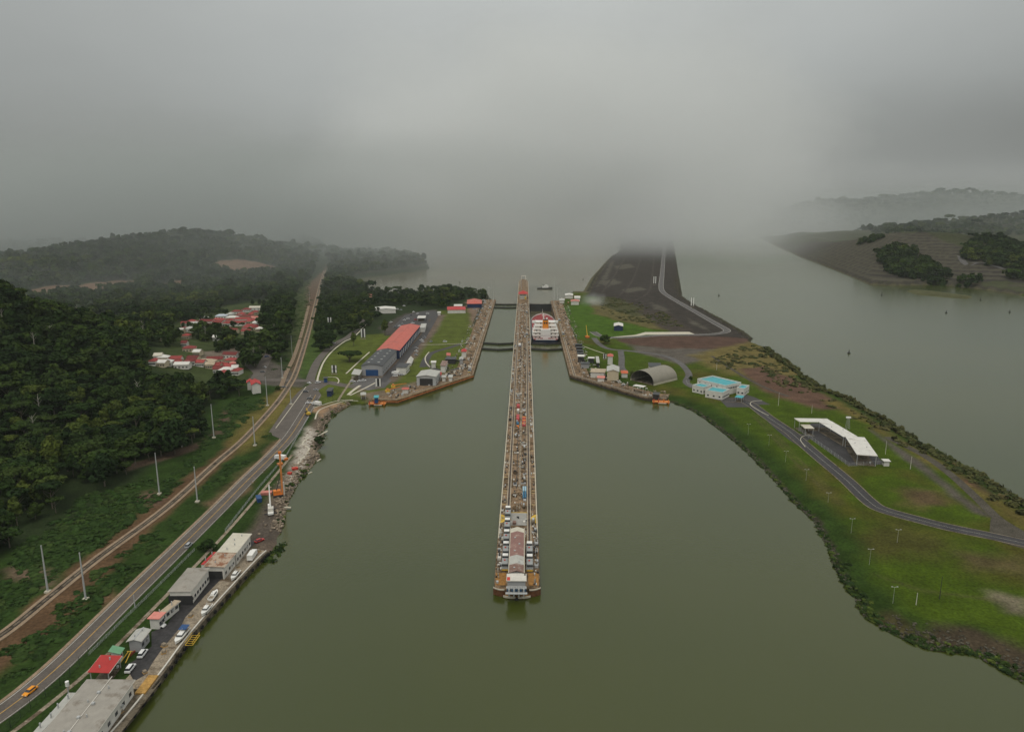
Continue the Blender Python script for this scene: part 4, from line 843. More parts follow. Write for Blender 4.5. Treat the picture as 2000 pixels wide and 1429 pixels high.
fence('fence', 'pale wire fence in front of the turquoise roofed offices', [(1340,746),(1343,752),(1372,760),(1410,776)], 2.4)
fence('fence', 'long guard rail on posts between the road and the shore works', [(440,1038),(498,963),(560,890),(603,815)], 1.6, M_steel, 5)
# arched hangar
def hangar():
    a = W(1237, 741.5, G); b = W(1271, 754.5, G); c = W(1317, 742.8, G); f = (b-a).to_2d(); L = (c-b).to_2d(); wd = f.length; an = math.atan2(L.y, L.x); ln = L.length
    mid = (a+b)/2+Vector((L.x, L.y, 0))/2
    t = thing('arched_hangar', 'large barrel vaulted sheet hangar with dark open end', 'hangar', (mid.x, mid.y, G), an)
    H = 10.8; hw = wd/2*.96; n = 20; vs = []
    for x_ in (-ln/2, ln/2):
        for r_ in (1, .985):
            for i in range(n+1): th = math.pi*i/n; vs.append((x_, -hw*r_*math.cos(th), 1.6+(H-1.6)*r_*math.sin(th)))
    k_ = n+1; fs = [(i, 2*k_+i, 2*k_+i+1, i+1) for i in range(n)]+[(k_+i+1, 3*k_+i+1, 3*k_+i, k_+i) for i in range(n)]+[(i, i+1, k_+i+1, k_+i) for i in range(n)]+[(2*k_+i+1, 2*k_+i, 3*k_+i, 3*k_+i+1) for i in range(n)]
    mb = MB(); mb.add(vs, fs); mb.build('roof', RM['arch'], t, smooth=False)
    for s_ in (-1, 1): mb = MB(); mb.box((0, s_*hw, .8), (ln, .4, 1.6)); mb.build('side_wall', M_pale, t)
    mb = MB(); mb.add([(ln/2-.3, -hw*math.cos(math.pi*i/n), 1.6+(H-1.7)*math.sin(math.pi*i/n)) for i in range(n+1)]+[(ln/2-.3, hw, 0), (ln/2-.3, -hw, 0)], [tuple(range(n+3))]); mb.build('back_wall', M_wallg, t)
    mb = MB(); mb.box((0, 0, .06), (ln-.6, hw*2-.6, .1)); mb.build('floor_slab', M_concd, t)
    for i in range(7):
        mb = MB(); y_ = -hw+hw*2*(i+.5)/7
        hh = 1.6+(H-1.6)*math.sqrt(max(0, 1-(y_/hw)**2)); mb.tube((-ln/2+.6, y_, 0), (-ln/2+.6, y_, hh*.97), .12, n=5); mb.build('mullion', M_dark, t)
hangar()
# ---------------------------------------------------------------- vehicles and boats
def paint_(name, c): return mat('car_paint_'+name, c, .3, .04, 1)
CP = dict(white=paint_('white', (.75, .75, .73)), silver=paint_('silver', (.38, .39, .40)), red=paint_('red', (.42, .03, .025)), blue=paint_('blue', (.03, .07, .22)), black=paint_('black', (.02, .02, .022)), amber=paint_('amber', (.80, .30, .01)), grey=paint_('grey', (.12, .125, .13)))
def car(label, loc, rz, col='white', kind='saloon', group=None, parts=True, cat='car'):
    t = thing('parked_car' if kind != 'taxi' else 'taxi', label, cat, loc, rz, group); L, Wd = (4.6, 1.8) if kind != 'truck' else (7.2, 2.3); m = CP[col]
    suv = kind in ('suv', 'van', 'pickup'); hb = .78 if not suv else .95
    mb = MB(); w0 = Wd/2
    if kind == 'truck':
        mb.box((0, 0, .75), (L, Wd, .4)); mb.box((L/2-.9, 0, 1.6), (1.7, Wd, 1.5), taper=.95); mb.build('cab', m, t); mb = MB(); mb.box((-.9, 0, 1.9), (L-2.1, Wd+.05, 1.9)); mb.build('cargo_box', M_white, t)
        mb = MB(); mb.box((L/2-.35, 0, 1.9), (.6, Wd*.9, .6)); mb.build('windscreen', M_glass, t)
    else:
        prof = [(-L/2, .35), (-L/2, hb), (-L/2+.15, hb+.05), (L*.22, hb+.05), (L/2-.12, hb-.12), (L/2, .35)]
        secs = []
        for y_, sc_ in ((-w0, .0), (-w0+.08, 1), (w0-.08, 1), (w0, .0)):
            secs.append([(p[0], y_, p[1] if sc_ else .35+(p[1]-.35)*.85) for p in prof])
        mb.loft(secs); mb.build('body', m, t)
        c0, c1 = (-L*.40, L*.16) if kind in ('saloon', 'taxi') else (-L*.46, L*.2); hh = hb+.55 if not suv else hb+.75
        if kind == 'pickup': c0 = -L*.08
        mb = MB(); bt = hb+.05
        vs = [(c0, -w0+.12, bt), (c1+.35, -w0+.12, bt), (c1+.35, w0-.12, bt), (c0, w0-.12, bt), (c0+.3, -w0+.28, hh), (c1-.15, -w0+.28, hh), (c1-.15, w0-.28, hh), (c0+.3, w0-.28, hh)]
        mb.add(vs, [(0, 1, 5, 4), (1, 2, 6, 5), (2, 3, 7, 6), (3, 0, 4, 7), (4, 5, 6, 7)]); mb.build('windows', M_glass, t)
        mb = MB(); mb.box(((c0+c1)/2+.07, 0, hh+.03), (c1-c0-.5, Wd-.6, .06)); mb.build('roof', m, t)
    if parts:
        for a in (-1, 1):
            for b in (-1, 1): mb = MB(); mb.tube((a*L*.31, b*(w0-.22), .34), (a*L*.31, b*(w0-.0), .34), .34, n=12); mb.build('wheel', M_tyre, t)
        for b in (-1, 1): mb = MB(); mb.box((L/2-.03, b*(w0-.35), hb-.28), (.1, .35, .16)); mb.build('headlight', M_white, t)
    return t
def head(a, b, z=G): v = W(*b, z)-W(*a, z); return math.atan2(v.y, v.x)
def at(px, z=G): v = W(*px, G); return (v.x, v.y, z)
ZR = Z1+.01
car('amber yellow taxi driving down the road by the forest', at((59, 1352), ZR), head((75,1351),(10,1402)), 'amber', 'taxi', cat='taxi')
car('silver hatchback alone on the middle of the shore road', at((369, 1067), ZR), head((344,1088),(428,1004)), 'silver', 'suv')
qh = head((280,1300),(340,1220))
car('white off-road car parked across the narrow office end', at((311, 1224), G+.13), head((295,1222),(330,1224)), 'white', 'suv')
car('white off-road car with dark roof bars in front of the yellow frame', at((279, 1279), G+.13), qh, 'white', 'suv')
car('white off-road car nearest the long workshop roof on the asphalt', at((255, 1308), G+.13), qh, 'white', 'suv')
car('white estate car half under the eave of the long workshop', at((239, 1354), G+.13), qh, 'white', 'suv')
car('small red car at the far end of the quay by the cream shed', at((507, 1057), G+.05), head((495,1060),(520,1050)), 'red')
car('white utility truck standing behind the cream shed end', at((493, 1089), G+.05), qh, 'white', 'truck', cat='truck')
n_ = 0
for (px, py, c, k_, lb) in [(604,749,'white','saloon','white car crossing the junction left of the footpath corner'),(621,748,'white','suv','white off-road car at the junction right of another white car'),(617,762,'silver','saloon','silver car just below the junction by the checkpoint'),(605,779,'grey','saloon','dark grey car beside the oval road island'),(597,766,'grey','suv','dark off-road car parked left of the oval island'),(603,788,'white','saloon','white car below the oval road island'),
    (517,718,'white','saloon','white car on the town road near the big round trees'),(513,727,'grey','saloon','dark car on the town road towards the junction'),(521,697,'blue','saloon','blue car in the town between tall trees'),(554,757,'grey','saloon','dark car waiting by the railway crossing'),
    (651,671,'white','van','white van parked on the roadside by the lone round tree'),(619,791,'white','truck','white truck by the green fence at the inlet head'),(548,897,'white','truck','white truck in the works beside the tall orange rig'),
    (689,746,'white','suv','white off-road car under the pale lean-to roof'),(703,745,'white','saloon','white car left of the blue warehouse door'),(710,744,'white','saloon','second white car left of the blue warehouse door'),
    (773,731,'white','truck','white truck beside the flat roofed white office'),(772,735,'white','van','white van below the flat roofed white office'),(785,733,'silver','saloon','silver car right of the white truck')]:
    z_ = ZR; car(lb, at((px, py), z_), random.choice([0, .5, 2.2, 2.6])+.2, c, k_, cat='truck' if k_ == 'truck' else 'van' if k_ == 'van' else 'car'); 
base_cars = {c: car('small %s car in the rows of cars between the warehouse and the lock' % c, (0, 0, 0), 0, c, 'suv', parts=False) for c in ('white', 'silver', 'red', 'grey', 'blue')}
usedc = set()
cs = [(823,665),(829,660),(825,668),(803,616),(797,623),(790,626),(835,613),(786,634),(780,637),(789,598),(783,606),(776,604.5),(869,668),(772,640),(812,625),(820,620),(830,627),(937,599),(942,597),(943,603),(938,611),(932,623),(944,587),(948,589),(934,616),(806,632),(813,681),(813,687),(812,694),(764,630),(842,668),(926,604),(947,592),(833,618),(816,613),(808,610)]
for i, (px, py) in enumerate(cs):
    c = random.choice(['white', 'white', 'silver', 'white', 'grey', 'red' if i % 7 == 0 else 'silver', 'blue' if i % 9 == 0 else 'white'])
    b = base_cars[c]; o = b if c not in usedc else copy_thing(b, (0, 0, 0)); usedc.add(c)
    o.location = at((px, py), ZR); o.rotation_euler.z = random.choice([.3, 1.2, 2.4]); o['group'] = f'small {c} cars in the rows between the warehouse and the lock'
for c, b in base_cars.items():
    if c not in usedc:
        for ch in list(b.children): bpy.data.objects.remove(ch)
        bpy.data.objects.remove(b)
def boat(label, loc, rz, L=8, canopy=None, stands=True):
    t = thing('motor_boat', label, 'boat', loc, rz); b = L*.16; z0 = .5
    st = [(-.5, 1, 1), (-.2, 1, 1), (.15, .95, 1.05), (.36, .62, 1.15), (.5, .04, 1.3)]; secs = []
    for x_, k_, s_ in st: secs.append([(x_*L, -b*k_, z0+.95*s_), (x_*L, -b*k_*.75, z0+.25), (x_*L, 0, z0), (x_*L, b*k_*.75, z0+.25), (x_*L, b*k_, z0+.95*s_)])
    mb = MB(); mb.loft(secs); mb.build('hull', M_white, t)
    mb = MB(); mb.box((-.02*L, 0, z0+1.35), (L*.38, b*1.45, .9), taper=.8); cb = mb.build('cabin', M_white, t)
    mb = MB(); mb.box((.0, 0, z0+1.45), (L*.36, b*1.5, .32), taper=.93); mb.build('cabin_windows', M_glass, cb)
    mb = MB(); mb.box((-.34*L, 0, z0+.97), (L*.26, b*1.6, .06)); mb.build('deck', M_conc, t)
    mb = MB(); mb.tube((-.1*L, 0, z0+1.8), (-.14*L, 0, z0+2.9), .06, n=5); mb.build('mast', M_steel, t)
    if canopy:
        mb = MB(); mb.box((-.30*L, 0, z0+2.3), (L*.36, b*1.9, .12)); mb.build('canopy', canopy, t)
        for a in (-.46, -.14):
            for s_ in (-1, 1): mb = MB(); mb.tube((a*L, s_*b*.85, z0+.9), (a*L, s_*b*.85, z0+2.3), .04, n=5); mb.build('canopy_post', M_steel, t)
    if stands:
        for a in (-.3, .2): mb = MB(); mb.box((a*L, 0, .25), (.3, b*1.4, .5)); mb.build('cradle', M_dark, t)
    return t
ql = head((330,1260),(400,1170))
boat('white launch with pale hull farthest along the quay apron', at((459.5, 1128), G+.14), ql+math.pi, 7.5)
boat('white cuddy boat on the apron second from the far end', at((418, 1167), G+.14), ql, 7)
boat('white cabin boat with aft deck on the middle of the apron', at((403, 1196), G+.14), ql+math.pi, 7.5)
boat('white boat under a bright blue canopy beside the yellow gangway', at((354.5, 1247), G+.14), ql+math.pi, 9, M_blue)
# yellow gangway frame on the quay edge
t = thing('gangway_frame', 'yellow steel landing frame hanging over the quay edge beside the blue canopy boat', 'gangway', at((376, 1250)), ql)
for s_ in (-1, 1):
    mb = MB(); mb.tube((-3, s_*1.3, .1), (3, s_*1.3, .1), .12); mb.tube((-3, s_*1.3, 1.2), (3, s_*1.3, 1.2), .08); mb.build('side_rail', M_yel, t)
for i in range(6): mb = MB(); mb.tube((-3+i*1.2, -1.3, .1), (-3+i*1.2, 1.3, .1), .08, n=5); mb.tube((-3+i*1.2, -1.3, .1), (-3+i*1.2, -1.3, 1.2), .07, n=5); mb.build('rung', M_yel, t)
t = thing('yellow_frame', 'yellow A shaped steel frame beside the white hut ramp', 'steel frame', at((247, 1286), G+.12), ql)
for s_ in (-1, 1): mb = MB(); mb.tube((-2.4, s_*.9, 0), (2.4, s_*.4, 1.1), .16, n=6); mb.build('leg', M_yel, t)
mb = MB(); mb.tube((2.4, -.9, 1.1), (2.4, .9, 1.1), .14, n=6); mb.build('crossbar', M_yel, t)
mb = MB(); a, b = W(252, 1282, G), W(284, 1256, G); d_ = (b-a); mb.box((0, 0, .35), (d_.length, .5, .7)); o = mb.build('low_brick_wall', mat('brick_wall', (.26, .07, .045), .9, .3, 2)); o.location = (a+b)/2; o.rotation_euler.z = math.atan2(d_.y, d_.x); tag(o, 'low rust red wall edging the asphalt yard by the white hut', 'low wall')
mb = MB(); mb.box((0, 0, .25), (9, 3.2, .5)); o = mb.build('timber_pile', mat('ochre_timber', (.42, .25, .08), .9, .35, 1.2)); o.location = at((287, 1338), G+.11); o.rotation_euler.z = ql; tag(o, 'ochre pile of planks lying on the apron near the workshop corner', 'timber pile')
# tug on the lake
def tug():
    p = W(1064, 564, -9.4); t = thing('tug_boat', 'dark hulled tug with white wheelhouse alone on the far lake', 'tug', (p.x, p.y, -9.5), 0); L = 29
    st = [(-.5, .7, 1), (-.3, 1, .95), (.1, 1, 1.0), (.35, .8, 1.2), (.5, .1, 1.5)]; b = 5
    secs = [[(x_*L, -b*k_, 2.4*s_), (x_*L, -b*k_*.85, 0), (x_*L, b*k_*.85, 0), (x_*L, b*k_, 2.4*s_)] for x_, k_, s_ in st]
    mb = MB(); mb.loft(secs); mb.build('hull', M_dark, t)
    mb = MB(); mb.box((1, 0, 3.9), (12, 7, 3)); mb.build('deck_house', M_white, t)
    mb = MB(); mb.box((2.5, 0, 6.5), (5.5, 5, 2.4), taper=.85); wh_ = mb.build('wheelhouse', M_white, t); mb = MB(); mb.box((2.5, 0, 6.8), (5.4, 4.9, .8), taper=.95); mb.build('window', M_glass, wh_)
    mb = MB(); mb.tube((0, 0, 7.5), (-.4, 0, 12.5), .2, n=6); mb.build('mast', M_steel, t)
    for s_ in (-1, 1): mb = MB(); mb.tube((-3, s_*2.4, 5), (-3, s_*2.4, 8), .6, n=8); mb.build('funnel', M_dark, t)
tug()
# ---------------------------------------------------------------- ship in the right chamber
M_shipw = mat('ship_white', (.60, .54, .48), .6, .18, .5, stain=((.36, .18, .12), .35, .60))
def ship():
    cx = HW+CW/2; ys_ = YG1+7; yb = W(1062, 612, 7).y; L = yb-ys_; t = thing('cargo_ship', 'big white and red ship with orange funnel moored inside the right chamber', 'ship', (cx, ys_, -9.5))
    M_hull = mat('navy_hull', (.012, .02, .04), .5, .1, .3); M_rd = mat('red_deck', (.24, .03, .03), .7, .2, .5); B = 14.8; D = 12.6
    st = [(0, .80, D), (.03, .93, D), (.10, 1, D), (.80, 1, D), (.88, .86, D+1.2), (.95, .55, D+2.2), (1.0, .05, D+3)]
    secs = [[(-B*k_, L*f_, d_), (-B*k_*.97, L*f_, 0), (B*k_*.97, L*f_, 0), (B*k_, L*f_, d_)] for f_, k_, d_ in st]
    mb = MB(); mb.loft(secs); mb.build('hull', M_hull, t)
    mb = MB(); mb.loft([[(-B*k_*.97, L*f_, d_+.1), (B*k_*.97, L*f_, d_+.1)] for f_, k_, d_ in [s_ for s_ in st]], close=False)
    mb.f = [(i*2, i*2+1, i*2+3, i*2+2) for i in range(len(st)-1)]; mb.build('deck', M_rd, t)
    mb = MB()
    for s_ in (-1, 1):
        pr = [Vector((s_*B*k_, L*f_, d_)) for f_, k_, d_ in st[3:]]
        for a, b in zip(pr, pr[1:]): mb.add([a, b, b+Vector((0, 0, 1.6)), a+Vector((0, 0, 1.6))], [(0, 1, 2, 3)])
    mb.build('bulwark', M_white, t)
    tiers = [(7, 43, 14.6, 3.6), (9, 41, 14.3, 3.4), (12, 39, 13.2, 3.2), (16, 38, 12.2, 3.0), (24, 37, 11.0, 3.0)]; z = D
    for i, (y0, y1, hw, h) in enumerate(tiers):
        mb = MB(); mb.box((0, (y0+y1)/2, z+h/2), (hw*2-1.6, y1-y0-1.2, h)); blk = mb.build('deck_house', M_shipw, t)
        mb = MB(); mb.box((0, (y0+y1)/2, z+h), (hw*2, y1-y0, .25)); mb.build('deck_plate', M_white, blk)
        for k_ in range(6 if i < 3 else 4):
            mb = MB(); xx = (k_-(2.5 if i < 3 else 1.5))*hw*.30; 
            if abs(xx) < 3.6 and i < 4: continue
            mb.box((xx, y0+.55, z+h*.5), (1.3, .14, 1.2)); mb.build('window', M_glass, blk)
        mb = MB()
        for s_ in (-1, 1):
            mb.tube((s_*hw, y0, z+h+1.1), (s_*hw, y1, z+h+1.1), .09, n=4)
            for k_ in range(6): mb.tube((s_*hw, y0+(y1-y0)*k_/5, z+h), (s_*hw, y0+(y1-y0)*k_/5, z+h+1.1), .06, n=4)
        mb.tube((-hw, y0, z+h+1.1), (hw, y0, z+h+1.1), .09, n=4); mb.build('railing', M_white, blk); z += h
    mb = MB(); mb.box((0, 34, z-1.2), (29.4, 4.5, 2.4)); mb.build('bridge_wing', M_white, t)
    mb = MB(); mb.box((0, 11.5, D+5.2), (11, 9, 10.4)); mb.build('engine_casing', M_white, t)
    mb = MB(); mb.box((0, 16.5, D+14.6), (6.6, 7.4, 10.4), taper=.96); fn = mb.build('funnel', mat('funnel_orange', (.72, .24, .02), .5, .06, 1), t)
    for s_ in (-1, 1): mb = MB(); mb.box((s_*1.2, 12.72, D+17.0), (1.5, .2, 1.7)); mb.build('vent', M_dark, fn)
    mb = MB(); mb.box((0, 16.5, D+20), (5.4, 6, .8)); mb.build('funnel_top', M_dark, fn)
    for s_ in (-1, 1):
        mb = MB(); secs = [[(s_*12.6+a_*k_, 20+f_*7, D+6.4+b_*k_) for a_, b_ in ((-1.2, 0), (-.8, -1), (.8, -1), (1.2, 0), (.7, 1), (-.7, 1))] for f_, k_ in ((-.5, .2), (-.35, .9), (0, 1), (.35, .9), (.5, .2))]; mb.loft(secs); mb.build('lifeboat', M_org if s_ < 0 else M_red, t)
        mb = MB(); mb.tube((s_*11, 17, D+3.4), (s_*12.6, 17, D+9), .25, n=5); mb.tube((s_*11, 23, D+3.4), (s_*12.6, 23, D+9), .25, n=5); mb.build('davit', M_white, t)
        mb = MB(); mb.tube((s_*8, 3.5, D), (s_*8, 3.5, D+1.4), .7, n=8); mb.build('mooring_winch', M_rd, t)
        mb = MB(); mb.box((s_*4.5, 5, D+.7), (3, 2, 1.2)); mb.build('winch', M_rd, t)
    mb = MB(); mb.box((0, .3, D+.55), (22, .3, 1.1)); mb.build('stern_rail', M_white, t)
    mb = MB(); mb.tube((-1.5, 33, z), (-1.5, 33, z+9), .35, .15, n=6); mb.box((-1.5, 33, z+6), (4, .4, .4)); mb.build('radar_mast', M_white, t)
    mb = MB(); mb.tube((1.8, 31, z), (1.8, 31, z+4), 1.1, .8, n=8); mb.build('vent_post', M_white, t)
    for k_ in range(5): y_ = 52+k_*(L*.80-52)/4.6; mb = MB(); mb.box((0, y_, D+.9), (19, 13, 1.6)); mb.build('hatch_cover', M_rd, t)
    for f_ in (.42, .66): mb = MB(); mb.tube((0, L*f_, D), (0, L*f_, D+13), .6, .4, n=8); mb.tube((0, L*f_, D+11), (0, L*f_+14, D+9), .35, n=6); mb.build('deck_crane', M_white, t)
    mb = MB(); mb.tube((0, L*.95, D+2), (0, L*.95, D+11), .35, .15, n=6); mb.build('foremast', M_white, t)
ship()
# ---------------------------------------------------------------- near end of the pier
def YP(py, z=G): return W(1015, py, z).y
def XP(px, py, z=G): return W(px, py, z).x
def mule(label, loc, cab2=True, group=None):
    t = thing('towing_locomotive', label, 'locomotive', loc, 0, group); L = 10.5; m = mat('mule_grey', (.30, .31, .30), .5, .15, .8)
    mb = MB(); mb.box((0, 0, .95), (2.9, L, .9)); mb.build('chassis', m, t)
    mb = MB(); mb.box((0, 0, 1.85), (2.3, 4.2, 1.0), taper=.92); mb.build('winch_house', m, t)
    for s_ in (-1, 1):
        mb = MB(); mb.box((0, s_*3.7, 2.3), (2.6, 2.2, 1.8), taper=.9); cb = mb.build('cab', M_white if s_ > 0 else m, t)
        mb = MB(); mb.box((0, s_*3.7, 2.5), (2.65, 2.25, .75), taper=.93); mb.build('cab_window', M_glass, cb)
        mb = MB(); mb.box((0, s_*(L/2+.05), .7), (2.6, .15, .6)); mb.build('buffer', M_yel, t)
        for a in (-1, 1): mb = MB(); mb.tube((a*1.2, s_*3.4, .5), (a*1.45, s_*3.4, .5), .5, n=10); mb.build('wheel', M_rail, t)
    mb = MB(); mb.tube((-.2, 0, 2.35), (-.2, 0, 2.65), .38, n=10); mb.build('warning_lamp', M_red, t)
    return t
M0 = None
for k_, py in enumerate((1007, 1031.5, 1055, 1079, 1104)):
    loc = (-5.15, YP(py), G+.06); lab = '%s of the five grey locomotives in the left row at the pier end' % ('farthest', 'second farthest', 'middle', 'second nearest', 'nearest')[k_]
    if M0 is None: M0 = mule(lab, loc)
    else: copy_thing(M0, loc, 0, lab, None)
for lab, x_, py in (('upper grey towing locomotive right of the pink roofed pier building', 5.15, 1079), ('lower grey towing locomotive right of the pink roofed pier building', 5.15, 1105),
    ('grey towing locomotive on the right rail beside the ship stern', 5.15, 656), ('grey towing locomotive on the pier beside the ship bow', 5.15, 612), ('towing locomotive standing on the corner of the left wall', -HW-CW-4.2, 726),
    ('towing locomotive beside the ship on the right wall track', HW+CW+4.2, 655), ('towing locomotive by the ship bow on the right wall track', HW+CW+4.2, 628), ('towing locomotive on the left wall near the far gates', -HW-CW-4.2, 604)):
    copy_thing(M0, (x_, YP(py), G+.1), 0, lab, None)
for o in bpy.data.objects:
    if o.name.startswith('towing_locomotive'): o['group'] = 'towing locomotives on the lock tracks'
# long pier building made of three roofs and a portal
pb = thing('pier_building', 'long narrow pier building with patched pink, white and brown roof', 'building', (-.25, 0, G))
y1, y0 = YP(1027, G+6), YP(1114, G+6); hwb = 3.1
mb = MB(); mb.box((0, (y0+y1)/2, 2.9), (hwb*2-.5, y1-y0-.6, 5.8)); mb.build('wall', M_wall, pb)
secs = [(YP(1028, G+6), YP(1036, G+6), 'cream'), (YP(1036, G+6), YP(1082, G+6), 'purp'), (YP(1082, G+6), YP(1098.5, G+6), 'grey2'), (YP(1098.5, G+6), YP(1113.5, G+6), 'brown')]
for i, (a, b, rm) in enumerate(secs):
    mb = MB(); c_, l_ = (a+b)/2, (a-b)
    mb.add([(-hwb, b, 5.8), (0, b, 6.9), (hwb, b, 5.8), (-hwb, a, 5.8), (0, a, 6.9), (hwb, a, 5.8), (-hwb, b, 5.95), (0, b, 7.05), (hwb, b, 5.95), (-hwb, a, 5.95), (0, a, 7.05), (hwb, a, 5.95)], [(6, 7, 10, 9), (7, 8, 11, 10), (1, 0, 3, 4), (2, 1, 4, 5), (0, 1, 7, 6), (1, 2, 8, 7), (4, 3, 9, 10), (5, 4, 10, 11), (0, 6, 9, 3), (8, 2, 5, 11)]); mb.build('roof', RM[rm], pb)
for s_ in (-1, 1): mb = MB(); mb.box((s_*(hwb+.02), (y0+y1)/2, 5.95), (.3, y1-y0, .35)); mb.build('gutter', M_pale, pb)
for k_ in range(12):
    for s_ in (-1, 1): mb = MB(); mb.box((s_*(hwb-.2), y0+3+(y1-y0-6)*k_/11, 2.6), (.15, 1.6, 2.2)); mb.build('window', M_glass, pb)
for k_, yy in enumerate((1046, 1058, 1071, 1092, 1104)):
    mb = MB(); mb.box((1.0 if k_ % 2 else -.9, YP(yy, G+6.6), 6.9), (.7, .7, .35)); mb.build('roof_vent', M_steel, pb)
an = thing('pier_annex', 'flat white roofed annex with red square patch at the near end of the pier building', 'building', (-.15, 0, G)); a, b = YP(1115, G+7), YP(1129, G+7)
mb = MB(); mb.box((0, (a+b)/2, 3.4), (7.0, a-b-.8, 6.8)); mb.build('wall', M_wallg, an)
mb = MB(); mb.box((0, (a+b)/2, 6.95), (7.8, a-b, .3)); mb.build('roof', M_whitew, an)
mb = MB(); mb.box((-3.1, b+1.6, 7.14), (1.2, 2.6, .08)); mb.build('roof_patch', M_red, an)
mb = MB(); mb.box((3.3, a-.8, 7.2), (.5, 1.2, .2)); mb.build('roof_hatch', M_dark, an)
pt = thing('gate_tower', 'stepped grey blue steel portal with four openings facing the water', 'portal', (-.15, 0, G)); yb_ = YP(1137, G+4)
for k_ in range(4):
    for h_, dy in ((0, 0), (1, -2.6)):
        mb = MB(); x_ = (k_-1.5)*1.9; mb.box((x_, yb_+dy, 2.9-h_*1.1), (.55, 2.2, 5.8-h_*2.2)); mb.build('column', M_steel if h_ else M_white, pt)
for k_ in range(3): mb = MB(); mb.box(((k_-1)*1.9, yb_-.2, 3.2), (1.25, .3, 4.6)); mb.build('opening_shade', M_dark, pt)  # solid dark boxes between the columns paint the shade inside the openings
for z_, dy, wd in ((5.9, .2, 7.4), (3.7, -2.4, 7.9), (1.9, -4.0, 8.4)): mb = MB(); mb.box((0, yb_+dy, z_), (wd, 1.3, .35)); mb.build('balcony', M_steel, pt)
for k_ in range(5): mb = MB(); mb.box(((k_-2)*1.7, yb_-2.9, 2.7), (.8, .2, 1.1)); mb.build('window', mat('blue_glass', (.04, .09, .16), .2, .1, 1), pt)
mb = MB()
for z_, dy in ((7.0, -.4), (4.9, -3.0)):
    mb.tube((-3.8, yb_+dy, z_), (3.8, yb_+dy, z_), .06, n=4)
    for k_ in range(9): mb.tube((-3.8+k_*.95, yb_+dy, z_-1.1), (-3.8+k_*.95, yb_+dy, z_), .045, n=4)
mb.build('railing', M_white, pt)
for o in (pb, an, pt): o.scale.z = .84
# end platform
for lab, pts, m_, z_ in (('deck_patch', [(-8.6, YT+3), (-4.6, YT+3), (-4.4, YT+13), (-8.8, YT+13)], mat('ochre_deck', (.30, .155, .05), .9, .4, .8), G+.05), ('deck_patch', [(4.6, YT+3), (8.6, YT+3), (8.8, YT+13), (4.4, YT+13)], None, G+.05)):
    mb = MB(); mb.prism(pts, z_-.02, z_); o = mb.build(lab, m_ or MATS['ochre_deck'], pier)
bp = thing('end_platform', 'orange and dark curved bumper platform at the tip of the pier', 'platform', (0, YT, 0))
def arc(x0, x1, y0, y1, sag, n=10): return [(x0+(x1-x0)*i/n, y0+(y1-y0)*i/n-sag*math.sin(math.pi*i/n)) for i in range(n+1)]
for x0, x1, ya, yb2, sg, z0, z1, m_, nm in ((-9.4, -4.9, .2, -1.6, .6, 2.7, 3.1, M_pale, 'bumper'), (4.9, 9.4, -1.6, .2, .6, 2.7, 3.1, M_pale, 'bumper'), (-5.4, -.5, -2.4, -3.3, .4, .3, 1.0, M_pale, 'lower_bumper'), (.5, 5.4, -3.3, -2.4, .4, .3, 1.0, M_pale, 'lower_bumper')):
    A_ = arc(x0, x1, ya, yb2, sg); Bk = [(p[0], p[1]+.5) for p in A_]; mb = MB()
    mb.loft([[(p[0], p[1], z0), (p[0], p[1], z1), (q_[0], q_[1], z1), (q_[0], q_[1], z0)] for p, q_ in zip(A_, Bk)]); mb.build(nm, m_, bp)
    mb = MB(); mb.loft([[(p[0], p[1]+.15, -1), (p[0], p[1]+.15, z0), (p[0], p[1]+1.4, z0), (p[0], p[1]+1.4, -1)] for p in A_]); mb.build('timber_backing', mat('brown_timber', (.13, .06, .03), .9, .4, 1), bp)
mb = MB(); mb.box((0, -1.2, .4), (10, 2.6, .5)); mb.build('landing', MATS['ochre_deck'], bp); mb = MB(); mb.box((0, -3.3, .1), (1.6, 1.6, .5)); mb.build('ladder_stage', M_dark, bp)
for lab, s_ in (('left', -1), ('right', 1)):
    yy = YP(1013); t = thing('turning_plate', f'yellow half round plate on the {lab} edge of the pier by the grey pad', 'deck plate', (s_*HW, yy, G+.05)); mb = MB()
    mb.prism([(-s_*3.2*math.cos(a_), 5*math.sin(a_)) for a_ in [math.pi*(i/12-.5) for i in range(13)]], 0, .12); mb.build('plate', M_yel, t)
    mb = MB(); mb.prism([(-s_*2.0*math.cos(a_), 3.4*math.sin(a_)) for a_ in [math.pi*(i/12-.5) for i in range(13)]], .12, .16); mb.build('inner_plate', mat('ochre_plate', (.42, .30, .08), .9, .3, 1), t)
t = thing('equipment_pad', 'square grey concrete pad with yellow rim beyond the pier building', 'pad', (-.2, (YP(1002)+YP(1026))/2, G+.05)); mb = MB(); l_ = YP(1002)-YP(1026)
mb.box((0, 0, .1), (8.4, l_, .2)); mb.build('slab', mat('smooth_grey', (.30, .29, .26), .8, .15, .4), t); mb = MB(); mb.box((0, l_/2+.3, .12), (8.8, .5, .26)); mb.build('rim', M_yel, t); mb = MB(); mb.box((-1.7, -l_/2+1.5, .7), (1.7, 2.4, 1.2)); mb.build('cabinet', MATS['brown_rust_roof'], t); mb = MB(); mb.tube((.2, .5, .2), (.2, .5, 1.2), .35, n=8); mb.build('bollard', M_dark, t)
